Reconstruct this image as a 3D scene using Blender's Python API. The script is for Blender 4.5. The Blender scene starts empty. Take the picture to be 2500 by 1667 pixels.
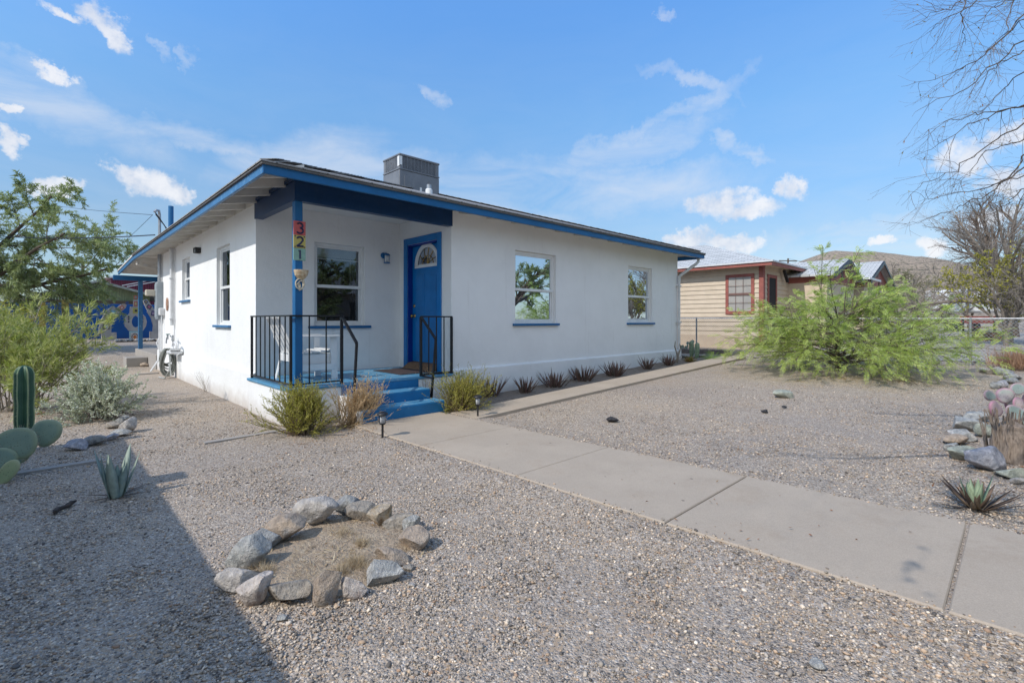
import bpy, math, random
import numpy as np
from mathutils import Vector, Matrix
R=math.radians
D=bpy.data; SC=bpy.context.scene; COL=SC.collection
# ------------------------------------------------------------------ camera maths (measured from the photograph, metres)
F,HZ,YAW,CZ=1191.2,781.3,R(46.122),1.38
CS,SN=math.cos(YAW),math.sin(YAW)
def gz(x,y):
    z=.036*min(max(0.,x-4.2),18.)
    if y>19: z+=.045*min(y-19,11)
    return z
def ray(u,v):
    k=(u-1250)/F
    return (CS+k*SN, SN-k*CS, -(v-HZ)/F)
def atT(u,v,t):
    d=ray(u,v); return Vector((d[0]*t,d[1]*t,CZ+d[2]*t))
def atY(u,v,Y): return atT(u,v,Y/ray(u,v)[1])
def atX(u,v,X): return atT(u,v,X/ray(u,v)[0])
def atZ(u,v,z): return atT(u,v,(CZ-z)*F/(v-HZ))
def G(u,v):
    z=0.
    for _ in range(12):
        p=atZ(u,v,z); z=gz(p.x,p.y)
    return atZ(u,v,z)
def dep(p): return p[0]*CS+p[1]*SN
# ------------------------------------------------------------------ scene objects
def tag(o,label=None,cat=None,group=None,kind=None):
    if label: o['label']=label
    if cat: o['category']=cat
    if group: o['group']=group
    if kind: o['kind']=kind
    return o
def thing(name,label,cat,loc=(0,0,0),rz=0,group=None):
    o=D.objects.new(name,None); COL.objects.link(o); o.empty_display_size=.1
    o.location=loc; o.rotation_euler=(0,0,rz)
    return tag(o,label,cat,group)
def link(name,me,mat,parent=None,smooth=False):
    o=D.objects.new(name,me); COL.objects.link(o)
    if mat is not None: me.materials.append(mat)
    if smooth: me.polygons.foreach_set('use_smooth',[True]*len(me.polygons))
    if parent is not None:
        o.parent=parent
    return o
def world_child(o,parent):
    # parts are modelled in world coordinates: keep them there under a parent standing elsewhere
    o.parent=parent
    m=Matrix.Translation(parent.location)@Matrix.Rotation(parent.rotation_euler.z,4,'Z')
    if parent.parent is not None:
        g=parent.parent; m=(Matrix.Translation(g.location)@Matrix.Rotation(g.rotation_euler.z,4,'Z'))
    o.matrix_parent_inverse=m.inverted()
    return o
class MB:
    def __init__(s,T=None): s.v=[]; s.f=[]; s.T=T
    def add(s,vs,fs):
        n=len(s.v)
        if s.T is not None: vs=[s.T@Vector(p) for p in vs]
        s.v+= [tuple(p) for p in vs]; s.f+=[tuple(i+n for i in f) for f in fs]; return s
    def box(s,x0,x1,y0,y1,z0,z1):
        x0,x1=sorted((x0,x1)); y0,y1=sorted((y0,y1)); z0,z1=sorted((z0,z1))
        return s.add([(x0,y0,z0),(x1,y0,z0),(x1,y1,z0),(x0,y1,z0),(x0,y0,z1),(x1,y0,z1),(x1,y1,z1),(x0,y1,z1)],
            [(0,3,2,1),(4,5,6,7),(0,1,5,4),(1,2,6,5),(2,3,7,6),(3,0,4,7)])
    def bbox(s,x0,x1,y0,y1,z0,z1,b=.004):
        # box with chamfered edges
        x0,x1=sorted((x0,x1)); y0,y1=sorted((y0,y1)); z0,z1=sorted((z0,z1))
        b=min(b,(x1-x0)*.3,(y1-y0)*.3,(z1-z0)*.3)
        vs=[];idx={}
        for ix,X in enumerate((x0,x1)):
            for iy,Y in enumerate((y0,y1)):
                for iz,Z in enumerate((z0,z1)):
                    sx,sy,sz=(b if ix==0 else -b),(b if iy==0 else -b),(b if iz==0 else -b)
                    idx[ix,iy,iz]=len(vs); vs+=[(X,Y+sy,Z+sz),(X+sx,Y,Z+sz),(X+sx,Y+sy,Z)]
        I=lambda a,b_,c,k: idx[a,b_,c]+k
        fs=[]
        for a in (0,1):
            o=[(0,0),(1,0),(1,1),(0,1)]
            for k,fn in ((0,lambda p,q:(a,p,q)),(1,lambda p,q:(p,a,q)),(2,lambda p,q:(p,q,a))):
                q=[I(*fn(*c),k) for c in o]
                flip=(a==0)^(k==1)
                fs.append(tuple(q[::-1]) if flip else tuple(q))
        for p in (0,1):
            for q in (0,1):
                fs.append((I(0,p,q,1),I(1,p,q,1),I(1,p,q,2),I(0,p,q,2)))
                fs.append((I(p,0,q,0),I(p,1,q,0),I(p,1,q,2),I(p,0,q,2)))
                fs.append((I(p,q,0,0),I(p,q,1,0),I(p,q,1,1),I(p,q,0,1)))
        for p in (0,1):
            for q in (0,1):
                for r in (0,1): fs.append((I(p,q,r,0),I(p,q,r,1),I(p,q,r,2)))
        return s.add(vs,fs)
    def bar(s,p,q,w,h=None,up=(0,0,1)):
        # rectangular bar from p to q
        h=h or w; p=Vector(p);q=Vector(q); d=(q-p).normalized(); U=Vector(up)
        if abs(d.dot(U))>.98: U=Vector((1,0,0))
        a=d.cross(U).normalized(); b=a.cross(d).normalized()
        vs=[e+a*i*w/2+b*j*h/2 for e in (p,q) for i,j in ((-1,-1),(1,-1),(1,1),(-1,1))]
        return s.add(vs,[(0,3,2,1),(4,5,6,7),(0,1,5,4),(1,2,6,5),(2,3,7,6),(3,0,4,7)])
    def tube(s,pts,rad,n=6,cap=True):
        pts=[Vector(p) for p in pts]; m=len(pts)
        if not hasattr(rad,'__len__'): rad=[rad]*m
        vs=[];a=None
        for i,p in enumerate(pts):
            d=(pts[min(i+1,m-1)]-pts[max(i-1,0)])
            d=d.normalized() if d.length>1e-9 else Vector((0,0,1))
            if a is None:
                a=d.cross(Vector((0,0,1)) if abs(d.z)<.9 else Vector((1,0,0))).normalized()
            else:
                a=(a-d*a.dot(d)); a=a.normalized() if a.length>1e-6 else d.orthogonal().normalized()
            b=d.cross(a)
            for j in range(n):
                t=2*math.pi*j/n; vs.append(p+(a*math.cos(t)+b*math.sin(t))*rad[i])
        fs=[(i*n+j,i*n+(j+1)%n,(i+1)*n+(j+1)%n,(i+1)*n+j) for i in range(m-1) for j in range(n)]
        if cap: fs+=[tuple(range(n))[::-1],tuple((m-1)*n+j for j in range(n))]
        return s.add(vs,fs)
    def lathe(s,c,prof,n=20):
        vs=[];c=Vector(c)
        for r,z in prof:
            for j in range(n):
                t=2*math.pi*j/n; vs.append((c.x+r*math.cos(t),c.y+r*math.sin(t),c.z+z))
        m=len(prof)
        fs=[(i*n+j,i*n+(j+1)%n,(i+1)*n+(j+1)%n,(i+1)*n+j) for i in range(m-1) for j in range(n)]
        fs+=[tuple(range(n))[::-1],tuple((m-1)*n+j for j in range(n))]
        return s.add(vs,fs)
    def prism(s,poly,d):
        # poly: list of 3d points, extruded by vector d
        n=len(poly); d=Vector(d); vs=[Vector(p) for p in poly]+[Vector(p)+d for p in poly]
        return s.add(vs,[tuple(range(n)),tuple(range(2*n-1,n-1,-1))]+[(i,i+n,(i+1)%n+n,(i+1)%n) for i in range(n)])
    def mesh(s,name):
        me=D.meshes.new(name); me.from_pydata(s.v,[],s.f); me.update()
        return me
    def build(s,name,mat,parent=None,smooth=False,recalc=False):
        me=s.mesh(name)
        if recalc:
            import bmesh
            b=bmesh.new(); b.from_mesh(me); bmesh.ops.recalc_face_normals(b,faces=b.faces); b.to_mesh(me); b.free()
        return link(name,me,mat,parent,smooth)
def npmesh(name,V,Fc,mat=None,parent=None,smooth=False,col=None):
    V=np.asarray(V,np.float32).reshape(-1,3); Fc=np.asarray(Fc,np.int32); k=Fc.shape[1]
    me=D.meshes.new(name); me.vertices.add(len(V)); me.vertices.foreach_set('co',V.ravel())
    me.loops.add(Fc.size); me.loops.foreach_set('vertex_index',Fc.ravel())
    me.polygons.add(len(Fc)); me.polygons.foreach_set('loop_start',np.arange(0,Fc.size,k,dtype=np.int32))
    me.polygons.foreach_set('loop_total',np.full(len(Fc),k,np.int32))
    if smooth: me.polygons.foreach_set('use_smooth',np.ones(len(Fc),bool))
    me.update(calc_edges=True)
    if col is not None:
        a=me.color_attributes.new('Col','FLOAT_COLOR','POINT')
        c=np.ones((len(V),4),np.float32); c[:,:3]=col; a.data.foreach_set('color',c.ravel())
    return link(name,me,mat,parent)
# ------------------------------------------------------------------ materials
def lin(r,g,b):
    f=lambda c:(c/255/12.92 if c/255<=.04045 else ((c/255+.055)/1.055)**2.4)
    return (f(r),f(g),f(b),1)
class NT:
    def __init__(s,m): s.t=m.node_tree; s.n=s.t.nodes; s.l=s.t.links
    def N(s,ty,**kw):
        n=s.n.new(ty)
        for k,v in kw.items():
            if k.startswith('i_'): n.inputs[k[2:].replace('_',' ')].default_value=v
            elif k.startswith('n'): n.inputs[int(k[1:])].default_value=v
            else: setattr(n,k,v)
        return n
    def L(s,a,b): s.l.new(a,b)
    def math(s,op,a,b=None,c=None,clamp=False):
        n=s.n.new('ShaderNodeMath'); n.operation=op; n.use_clamp=clamp
        for i,x in enumerate((a,b,c)):
            if x is None: continue
            if isinstance(x,(int,float)): n.inputs[i].default_value=x
            else: s.l.new(x,n.inputs[i])
        return n.outputs[0]
    def ramp(s,f,stops,interp='LINEAR'):
        n=s.n.new('ShaderNodeValToRGB'); e=n.color_ramp.elements; n.color_ramp.interpolation=interp
        while len(e)<len(stops): e.new(.5)
        for i,(p,c) in enumerate(stops):
            e[i].position=p; e[i].color=c if hasattr(c,'__len__') else (c,c,c,1)
        s.l.new(f,n.inputs[0]); return n.outputs[0]
    def mix(s,f,a,b,bt='MIX'):
        n=s.n.new('ShaderNodeMix'); n.data_type='RGBA'; n.blend_type=bt
        for i,x in ((0,f),(6,a),(7,b)):
            if isinstance(x,(int,float)): n.inputs[i].default_value=x
            elif isinstance(x,tuple): n.inputs[i].default_value=x
            else: s.l.new(x,n.inputs[i])
        return n.outputs[2]
    def noise(s,vec,scale,detail=4,rough=.55,dist=0):
        n=s.N('ShaderNodeTexNoise'); n.inputs['Scale'].default_value=scale; n.inputs['Detail'].default_value=detail
        n.inputs['Roughness'].default_value=rough; n.inputs['Distortion'].default_value=dist
        if vec is not None: s.l.new(vec,n.inputs['Vector'])
        return n.outputs['Fac']
    def pos(s): return s.N('ShaderNodeNewGeometry').outputs['Position']
    def obj(s): return s.N('ShaderNodeTexCoord').outputs['Object']
    def bump(s,h,st=.3,dist=.01,nrm=None):
        n=s.N('ShaderNodeBump'); n.inputs['Strength'].default_value=st; n.inputs['Distance'].default_value=dist
        s.l.new(h,n.inputs['Height'])
        if nrm is not None: s.l.new(nrm,n.inputs['Normal'])
        return n.outputs[0]
def newmat(name):
    m=D.materials.new(name); m.use_nodes=True; nt=NT(m); b=nt.n['Principled BSDF']
    return m,nt,b
def mat(name,c1,c2=None,scale=6,rough=.6,bump=0,bscale=60,bdist=.004,metal=0,spec=.5,coord='pos',lo=.35,hi=.65,detail=5,stretch=None,dirt=None):
    m,nt,b=newmat(name); v=nt.pos() if coord=='pos' else nt.obj()
    if stretch:
        mp=nt.N('ShaderNodeMapping'); mp.inputs['Scale'].default_value=stretch; nt.L(v,mp.inputs[0]); v=mp.outputs[0]
    if c2 is None: c2=tuple(x*.82 for x in c1[:3])+(1,)
    col=nt.ramp(nt.noise(v,scale,detail),[(lo,c1),(hi,c2)])
    if dirt:
        dc,dl,dh,ds=dirt
        col=nt.mix(nt.ramp(nt.noise(v,ds,6,.65),[(dl,0.),(dh,1.)]),col,dc)
    nt.L(col,b.inputs['Base Color'])
    b.inputs['Roughness'].default_value=rough; b.inputs['Metallic'].default_value=metal
    b.inputs['Specular IOR Level'].default_value=spec
    if bump: nt.L(nt.bump(nt.noise(v,bscale,4,.6),bump,bdist),b.inputs['Normal'])
    return m
def leafmat(name,cols,trans=.35,rough=.55,spec=.3,tt=(1.1,1.15,.6,1)):
    if cols[0][0]>cols[0][1]*1.12: tt=(1.,.93,.85,1)
    m,nt,b=newmat(name)
    g=nt.N('ShaderNodeNewGeometry'); n=len(cols)
    c=nt.ramp(g.outputs['Random Per Island'],[(i/(n-1),x) for i,x in enumerate(cols)])
    c=nt.mix(.45,c,nt.ramp(nt.noise(g.outputs['Position'],3.5,2),[(.3,(.62,.62,.62,1)),(.7,(1.25,1.25,1.2,1))]),'MULTIPLY')
    nt.L(c,b.inputs['Base Color']); b.inputs['Roughness'].default_value=rough; b.inputs['Specular IOR Level'].default_value=spec
    t=nt.N('ShaderNodeBsdfTranslucent'); nt.L(nt.mix(1.,c,tt,'MULTIPLY'),t.inputs[0])
    x=nt.N('ShaderNodeMixShader'); x.inputs[0].default_value=trans
    nt.L(b.outputs[0],x.inputs[1]); nt.L(t.outputs[0],x.inputs[2]); nt.L(x.outputs[0],nt.n['Material Output'].inputs[0])
    return m
M={}
def stucco(name,c,dirt=True):
    m,nt,b=newmat(name); v=nt.pos()
    col=nt.ramp(nt.noise(v,1.6,6,.6),[(.3,c),(.5,tuple(x*.97 for x in c[:3])+(1,)),(.72,tuple(x*.92 for x in c[:3])+(1,))])
    if dirt:
        z=nt.N('ShaderNodeSeparateXYZ'); nt.L(v,z.inputs[0])
        # splash-back dirt with an irregular upper edge just above the soil (a stain, not shade)
        h=nt.math('ADD',z.outputs[2],nt.math('MULTIPLY',nt.noise(v,5,6,.7),.34))
        f=nt.ramp(h,[(.17,1.),(.42,0.)])
        col=nt.mix(nt.math('MULTIPLY',f,.45),col,lin(150,128,105))
        mp=nt.N('ShaderNodeMapping'); mp.inputs['Scale'].default_value=(7,7,.5); nt.L(v,mp.inputs[0])
        st=nt.ramp(nt.noise(mp.outputs[0],1.3,5,.65),[(.60,0.),(.8,.22)])
        col=nt.mix(st,col,lin(165,160,152))
    vn=nt.N('ShaderNodeVectorMath',operation='MULTIPLY_ADD'); nn_=nt.N('ShaderNodeTexNoise'); nn_.inputs['Scale'].default_value=2.5; nt.L(v,nn_.inputs['Vector']); nt.L(nn_.outputs['Color'],vn.inputs[0]); vn.inputs[1].default_value=(.5,.5,.5); nt.L(v,vn.inputs[2])
    ck=nt.N('ShaderNodeTexVoronoi'); ck.feature='DISTANCE_TO_EDGE'; ck.inputs['Scale'].default_value=.55; nt.L(vn.outputs[0],ck.inputs['Vector'])
    cf=nt.math('MULTIPLY',nt.ramp(ck.outputs['Distance'],[(.0,.5),(.006,0.)]),nt.ramp(nt.noise(v,.9,2),[(.5,0.),(.62,1.)]))
    nt.L(col,b.inputs['Base Color']); b.inputs['Roughness'].default_value=.88; b.inputs['Specular IOR Level'].default_value=.25
    h=nt.math('ADD',nt.noise(v,9,5,.6),nt.math('MULTIPLY',nt.noise(v,75,3,.6),.35))
    nt.L(nt.bump(h,.45,.018),b.inputs['Normal'])
    return m
M['stucco']=stucco('white_stucco',(.81,.815,.81,1))
M['ceil']=mat('white_boards',(.72,.72,.70,1),(.66,.65,.62,1),3,.7)
M['eave']=mat('eave_paint',(.70,.68,.64,1),(.60,.57,.52,1),5,.7,.3,40)
def paint(name,c,wear,amt=(.62,.74),rough=.45,floor=False):
    m,nt,b=newmat(name); v=nt.pos()
    col=nt.ramp(nt.noise(v,4,5),[(.3,c),(.7,tuple(x*.8 for x in c[:3])+(1,))])
    w=nt.ramp(nt.noise(v,14 if not floor else 5,7,.7),[(amt[0],0.),(amt[1],1.)])
    col=nt.mix(nt.math('MULTIPLY',w,.75),col,wear)
    nt.L(col,b.inputs['Base Color']); b.inputs['Roughness'].default_value=rough; b.inputs['Specular IOR Level'].default_value=.4
    nt.L(nt.bump(nt.noise(v,70,3),.15,.004),b.inputs['Normal'])
    return m
M['blue']=paint('blue_trim_paint',(.008,.125,.32,1),lin(70,130,185),(.60,.9))
M['fblue']=paint('faded_blue_trim_paint',(.045,.17,.36,1),lin(130,175,210),(.55,.8))
M['beam']=paint('navy_beam_paint',(.006,.042,.13,1),lin(60,85,110),(.55,.95),.35)
M['door']=paint('door_blue_paint',(.002,.17,.48,1),lin(20,115,190),(.68,.95),.32)
M['jamb']=paint('jamb_blue_paint',(.003,.035,.27,1),lin(10,80,160),(.68,.95),.4)
M['step']=paint('step_blue_paint',(.010,.16,.38,1),lin(110,170,210),(.60,.9),.5)
M['floor']=paint('porch_floor_paint',(.09,.28,.46,1),lin(190,205,205),(.52,.85),.42,True)
M['iron']=paint('black_iron',(.012,.013,.017,1),lin(190,190,190),(.74,.8),.4)
M['wht']=mat('white_vinyl',(.74,.75,.75,1),(.68,.69,.69,1),5,.35)
M['pipe']=mat('white_painted_pipe',(.66,.67,.68,1),(.56,.57,.58,1),8,.5)
M['grey']=mat('grey_steel_paint',(.18,.19,.21,1),(.14,.15,.17,1),5,.5,.1,50)
M['galv']=mat('galvanized_steel',(.42,.44,.46,1),(.3,.31,.33,1),20,.4,metal=.6)
M['meter']=mat('meter_box_paint',(.30,.34,.37,1),(.24,.28,.31,1),6,.5)
M['brass']=mat('brass',(.55,.38,.12,1),(.35,.22,.06,1),20,.3,metal=.9)
M['blk']=mat('black_plastic',(.012,.012,.014,1),(.02,.02,.022,1),8,.45)
M['dark']=mat('dark_void',(.01,.01,.012,1),(.014,.014,.016,1),8,.8)
M['wood']=mat('worn_wood',(.25,.15,.08,1),(.12,.07,.04,1),4,.7,.4,30,stretch=(2,14,14))
M['doormat']=mat('door_mat_fibre',(.055,.035,.035,1),(.03,.022,.026,1),30,.95,.8,150)
M['blind']=mat('blind_slats',(.85,.86,.83,1),(.78,.79,.76,1),4,.6)
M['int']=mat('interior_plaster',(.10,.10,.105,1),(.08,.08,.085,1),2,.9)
def glass(name,fac=.42,tint=(.62,.65,.66,1),rough=.0):
    m,nt,b=newmat(name); nt.n.remove(b)
    g=nt.N('ShaderNodeBsdfGlossy'); g.inputs['Roughness'].default_value=rough; g.inputs['Color'].default_value=(.60,.66,.74,1)
    t=nt.N('ShaderNodeBsdfTransparent'); t.inputs[0].default_value=tint
    nt.L(nt.bump(nt.noise(nt.pos(),2.2,2),.03,.02),g.inputs['Normal'])
    f=nt.N('ShaderNodeFresnel'); f.inputs[0].default_value=1.5
    x=nt.N('ShaderNodeMixShader'); nt.L(nt.math('ADD',nt.math('MULTIPLY',f.outputs[0],1.1),fac,clamp=True),x.inputs[0])
    nt.L(t.outputs[0],x.inputs[1]); nt.L(g.outputs[0],x.inputs[2]); nt.L(x.outputs[0],nt.n['Material Output'].inputs[0])
    return m
M['glass']=glass('window_glass',.05,(.85,.87,.88,1))
M['screen']=glass('screened_glass',.10,(.35,.36,.37,1),.12)
M['lampglass']=mat('lamp_glass',(.6,.62,.62,1),(.5,.52,.52,1),20,.1)
def shingles(name,c1,c2,ang):
    m,nt,b=newmat(name); v=nt.pos()
    mp=nt.N('ShaderNodeMapping'); mp.inputs['Rotation'].default_value=(0,0,ang); nt.L(v,mp.inputs[0])
    br=nt.N('ShaderNodeTexBrick'); br.inputs['Scale'].default_value=1.; br.offset=.5
    for k,x in (('Color1',c1),('Color2',c2),('Mortar',tuple(q*.45 for q in c1[:3])+(1,))): br.inputs[k].default_value=x
    br.inputs['Mortar Size'].default_value=.012; br.inputs['Brick Width'].default_value=.30; br.inputs['Row Height'].default_value=.14
    nt.L(mp.outputs[0],br.inputs['Vector'])
    col=nt.mix(.5,br.outputs['Color'],nt.ramp(nt.noise(v,60,3),[(.3,(.6,.6,.6,1)),(.7,(1.3,1.3,1.3,1))]),'MULTIPLY')
    nt.L(col,b.inputs['Base Color']); b.inputs['Roughness'].default_value=.9
    nt.L(nt.bump(br.outputs['Fac'],-.5,.01),b.inputs['Normal']); return m
M['shing_f']=shingles('shingles_front',(.24,.235,.23,1),(.32,.31,.30,1),0)
M['shing_s']=shingles('shingles_side',(.24,.235,.23,1),(.32,.31,.30,1),R(90))
M['nsh_f']=shingles('pale_shingles_front',(.42,.43,.43,1),(.55,.56,.56,1),0)
M['nsh_s']=shingles('pale_shingles_side',(.42,.43,.43,1),(.55,.56,.56,1),R(90))
def gravel(name):
    m,nt,b=newmat(name); v=nt.pos()
    mp=nt.N('ShaderNodeMapping'); mp.inputs['Scale'].default_value=(1,1,.25); nt.L(v,mp.inputs[0]); v=mp.outputs[0]
    def vor(sc,out='Color',feat='F1'):
        n=nt.N('ShaderNodeTexVoronoi'); n.feature=feat; n.inputs['Scale'].default_value=sc; nt.L(v,n.inputs['Vector']); return n
    A=vor(72.); B=vor(120.)
    sep=nt.N('ShaderNodeSeparateColor'); nt.L(A.outputs['Color'],sep.inputs[0])
    sep2=nt.N('ShaderNodeSeparateColor'); nt.L(B.outputs['Color'],sep2.inputs[0])
    stops=[(0.,(.08,.073,.07,1)),(.18,(.21,.195,.18,1)),(.36,(.35,.32,.285,1)),(.56,(.44,.395,.345,1)),(.68,(.44,.345,.26,1)),(.84,(.56,.50,.43,1)),(1.,(.72,.66,.58,1))]
    ca=nt.ramp(sep.outputs[0],stops); cb=nt.ramp(sep2.outputs[1],stops)
    pick=nt.ramp(nt.noise(v,30,2),[(.47,0.),(.53,1.)])
    col=nt.mix(pick,ca,cb)
    # gaps between stones: fine sand; patches where sand has worked up through the gravel
    dist=nt.mix(pick,A.outputs['Distance'],B.outputs['Distance'])
    sand=nt.ramp(nt.noise(v,240,2),[(.35,(.46,.355,.25,1)),(.65,(.30,.23,.165,1))])
    patch=nt.math('ADD',nt.math('MULTIPLY',nt.noise(v,.55,5,.62),1.),nt.math('MULTIPLY',nt.noise(v,9,5,.7),.35))
    pf=nt.ramp(patch,[(.70,.04),(.90,.5)])
    stone=nt.ramp(dist,[(.30,1.),(.62,.55)])
    keep=nt.math('GREATER_THAN',sep.outputs[2],pf)
    f=nt.math('MULTIPLY',stone,keep)
    col=nt.mix(f,sand,col)
    tone=nt.ramp(nt.noise(v,.35,3),[(.3,(.86,.86,.9,1)),(.7,(1.1,1.06,1.0,1))])
    col=nt.mix(.8,col,tone,'MULTIPLY')
    nt.L(col,b.inputs['Base Color']); b.inputs['Roughness'].default_value=.85; b.inputs['Specular IOR Level'].default_value=.3
    dome=nt.math('MULTIPLY',nt.math('SUBTRACT',.9,dist),f)
    nt.L(nt.bump(nt.math('ADD',dome,nt.math('MULTIPLY',nt.noise(v,25,3),.35)),.95,.009),b.inputs['Normal'])
    return m
M['gravel']=gravel('gravel_ground')
def attr(name,rough=.8,bs=0):
    m,nt,b=newmat(name); a=nt.N('ShaderNodeAttribute'); a.attribute_name='Col'
    c=nt.mix(.5,a.outputs['Color'],nt.ramp(nt.noise(nt.pos(),260,3),[(.3,(.7,.7,.7,1)),(.7,(1.25,1.25,1.25,1))]),'MULTIPLY')
    nt.L(c,b.inputs['Base Color']); b.inputs['Roughness'].default_value=rough; b.inputs['Specular IOR Level'].default_value=.3
    return m
M['attr']=attr('stone_chips')
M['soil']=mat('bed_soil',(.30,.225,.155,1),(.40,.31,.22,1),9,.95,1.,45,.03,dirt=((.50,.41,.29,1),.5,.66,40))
M['bed2']=mat('dark_bed_soil',(.17,.13,.10,1),(.26,.21,.17,1),12,.95,1.,70,.012,dirt=((.34,.29,.24,1),.55,.62,90))  # darker soil for the bed along the house wall
def concrete(name,c):
    m,nt,b=newmat(name); v=nt.pos()
    col=nt.ramp(nt.noise(v,1.1,6,.6),[(.28,c),(.5,tuple(x*.9 for x in c[:3])+(1,)),(.75,tuple(x*1.1 for x in c[:3])+(1,))])
    col=nt.mix(.5,col,nt.ramp(nt.noise(v,190,2),[(.3,(.75,.75,.75,1)),(.7,(1.22,1.22,1.22,1))]),'MULTIPLY')
    sp=nt.N('ShaderNodeTexVoronoi'); sp.inputs['Scale'].default_value=3.2; nt.L(v,sp.inputs['Vector'])
    col=nt.mix(nt.ramp(sp.outputs['Distance'],[(.035,.75),(.05,0.)]),col,(.09,.075,.06,1))
    st=nt.ramp(nt.noise(v,2.2,8,.74),[(.52,0.),(.70,.45)])
    col=nt.mix(st,col,(c[0]*.62,c[1]*.56,c[2]*.5,1))
    nt.L(col,b.inputs['Base Color']); b.inputs['Roughness'].default_value=.85
    nt.L(nt.bump(nt.math('ADD',nt.noise(v,120,4),nt.math('MULTIPLY',nt.noise(v,4,4),1.)),.35,.004),b.inputs['Normal']); return m
M['walk']=concrete('walk_concrete',(.43,.355,.275,1))
M['slab']=concrete('old_slab_concrete',(.36,.33,.30,1))
def rockmat(name,c1,c2,c3,sc=5):
    m,nt,b=newmat(name); v=nt.obj()
    n1=nt.noise(v,sc,7,.65,.6); n2=nt.noise(v,sc*3.5,5,.7)
    col=nt.ramp(n1,[(.33,c1),(.5,c2),(.66,c3)])
    col=nt.mix(.9,col,nt.ramp(n2,[(.3,(.5,.5,.52,1)),(.68,(1.35,1.32,1.26,1))]),'MULTIPLY')
    nt.L(col,b.inputs['Base Color']); b.inputs['Roughness'].default_value=.85; b.inputs['Specular IOR Level'].default_value=.3
    nt.L(nt.bump(nt.math('ADD',n2,nt.math('MULTIPLY',nt.noise(v,sc*12,4,.7),.6)),1.,.03),b.inputs['Normal']); return m
def rgb(r,g,b): return lin(r,g,b)
RK={'white':rockmat('rock_white',(.62,.58,.54,1),(.46,.43,.40,1),(.74,.70,.66,1)),
 'blue':rockmat('rock_bluegrey',(.24,.25,.27,1),(.36,.37,.37,1),(.18,.19,.21,1)),
 'tan':rockmat('rock_tan',(.44,.38,.31,1),(.34,.31,.27,1),(.54,.47,.39,1)),
 'orange':rockmat('rock_orange',(.45,.30,.14,1),(.55,.48,.38,1),(.34,.2,.09,1),7),
 'brown':rockmat('rock_brown',(.38,.33,.28,1),(.46,.37,.29,1),(.33,.32,.31,1)),
 'pale':rockmat('rock_pale',(.58,.57,.54,1),(.42,.43,.42,1),(.70,.67,.63,1),7),
 'green':rockmat('rock_greenish',(.46,.48,.41,1),(.37,.40,.34,1),(.56,.56,.49,1)),
 'lav':rockmat('rock_lavender',(.48,.48,.53,1),(.36,.37,.42,1),(.64,.62,.66,1)),
 'pink':rockmat('rock_pinkish',(.52,.43,.38,1),(.6,.55,.51,1),(.4,.32,.28,1)),
 'black':rockmat('rock_black',(.03,.03,.035,1),(.06,.06,.065,1),(.04,.04,.05,1))}
M['bark']=mat('grey_brown_bark',(.14,.11,.085,1),(.075,.058,.045,1),9,.9,.8,40,stretch=(6,6,1.2))
M['bark2']=mat('pale_bark',(.27,.23,.19,1),(.16,.135,.11,1),9,.9,.8,40,stretch=(6,6,1.2))
M['twig']=mat('brown_twigs',(.20,.14,.10,1),(.11,.08,.065,1),9,.9)
M['gtwig']=mat('grey_twigs',(.30,.27,.24,1),(.19,.165,.145,1),5,.9)
M['stem']=mat('pale_stems',(.33,.29,.24,1),(.22,.19,.15,1),9,.85)

M['sand']=mat('loose_sand',(.47,.375,.285,1),(.37,.29,.215,1),6,.95,.8,60,.01,dirt=((.30,.26,.22,1),.56,.64,70))
SUN_E,SKY_S,EXPO=2.55,.15,.44; CLOUD_K=4.2; SKY_FILL=1.2
# ================================================================== HOUSE
XS,YF,YR,XD,XE,YB=2.364,6.531,8.15,4.884,12.606,16.77
FX,FY,FXE,FYB=1.81,5.98,13.07,17.1
FZ0,FZ1=3.058,3.155
house=thing('stucco_house','white stucco bungalow with blue trim, corner porch and low shingled roof','house',(XS,YF,0))
def P(name,mb,m,par=None,smooth=False):
    o=mb.build(name,m,None,smooth); world_child(o,par or house); return o
def sub(name,mb,m,par,smooth=False):
    o=mb.build(name,m,None,smooth); o.parent=par
    return o
def TF(y): return Matrix(((1,0,0,0),(0,-1,0,y),(0,0,1,0),(0,0,0,1)))
def TS(x): return Matrix(((0,-1,0,x),(1,0,0,0),(0,0,1,0),(0,0,0,1)))
def wallgrid(mb,a0,a1,z0,z1,holes,dep_=.14):
    A=sorted({a0,a1,*[h[0] for h in holes],*[h[1] for h in holes]}); Z=sorted({z0,z1,*[h[2] for h in holes],*[h[3] for h in holes]})
    for i in range(len(A)-1):
        for j in range(len(Z)-1):
            am,zm=(A[i]+A[i+1])/2,(Z[j]+Z[j+1])/2
            if any(h[0]<am<h[1] and h[2]<zm<h[3] for h in holes): continue
            mb.add([(A[i],0,Z[j]),(A[i+1],0,Z[j]),(A[i+1],0,Z[j+1]),(A[i],0,Z[j+1])],[(0,1,2,3)])
    for h in holes:
        a,b,c,d=h
        for q in (((a,c),(b,c)),((b,c),(b,d)),((b,d),(a,d)),((a,d),(a,c))):
            (p0,p1),(q0,q1)=q
            mb.add([(p0,0,p1),(q0,0,q1),(q0,-dep_,q1),(p0,-dep_,p1)],[(0,1,2,3)])
WA=(6.36,7.52,1.315,2.69); WB=(10.16,11.27,1.315,2.69)
WP=(3.26,4.17,1.285,2.685); WS1=(9.60,10.50,1.29,2.73); WS2=(12.84,13.66,1.835,2.80)
DOOR=(6.91,7.87,.50,2.76)
w=MB(TF(YF)); wallgrid(w,XD,XE,.0,3.31,[WA,WB])
w.T=TF(YR); wallgrid(w,XS,XD,.0,3.31,[WP])
w.T=TS(XD); wallgrid(w,YF,YR,.0,3.31,[DOOR])
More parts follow.
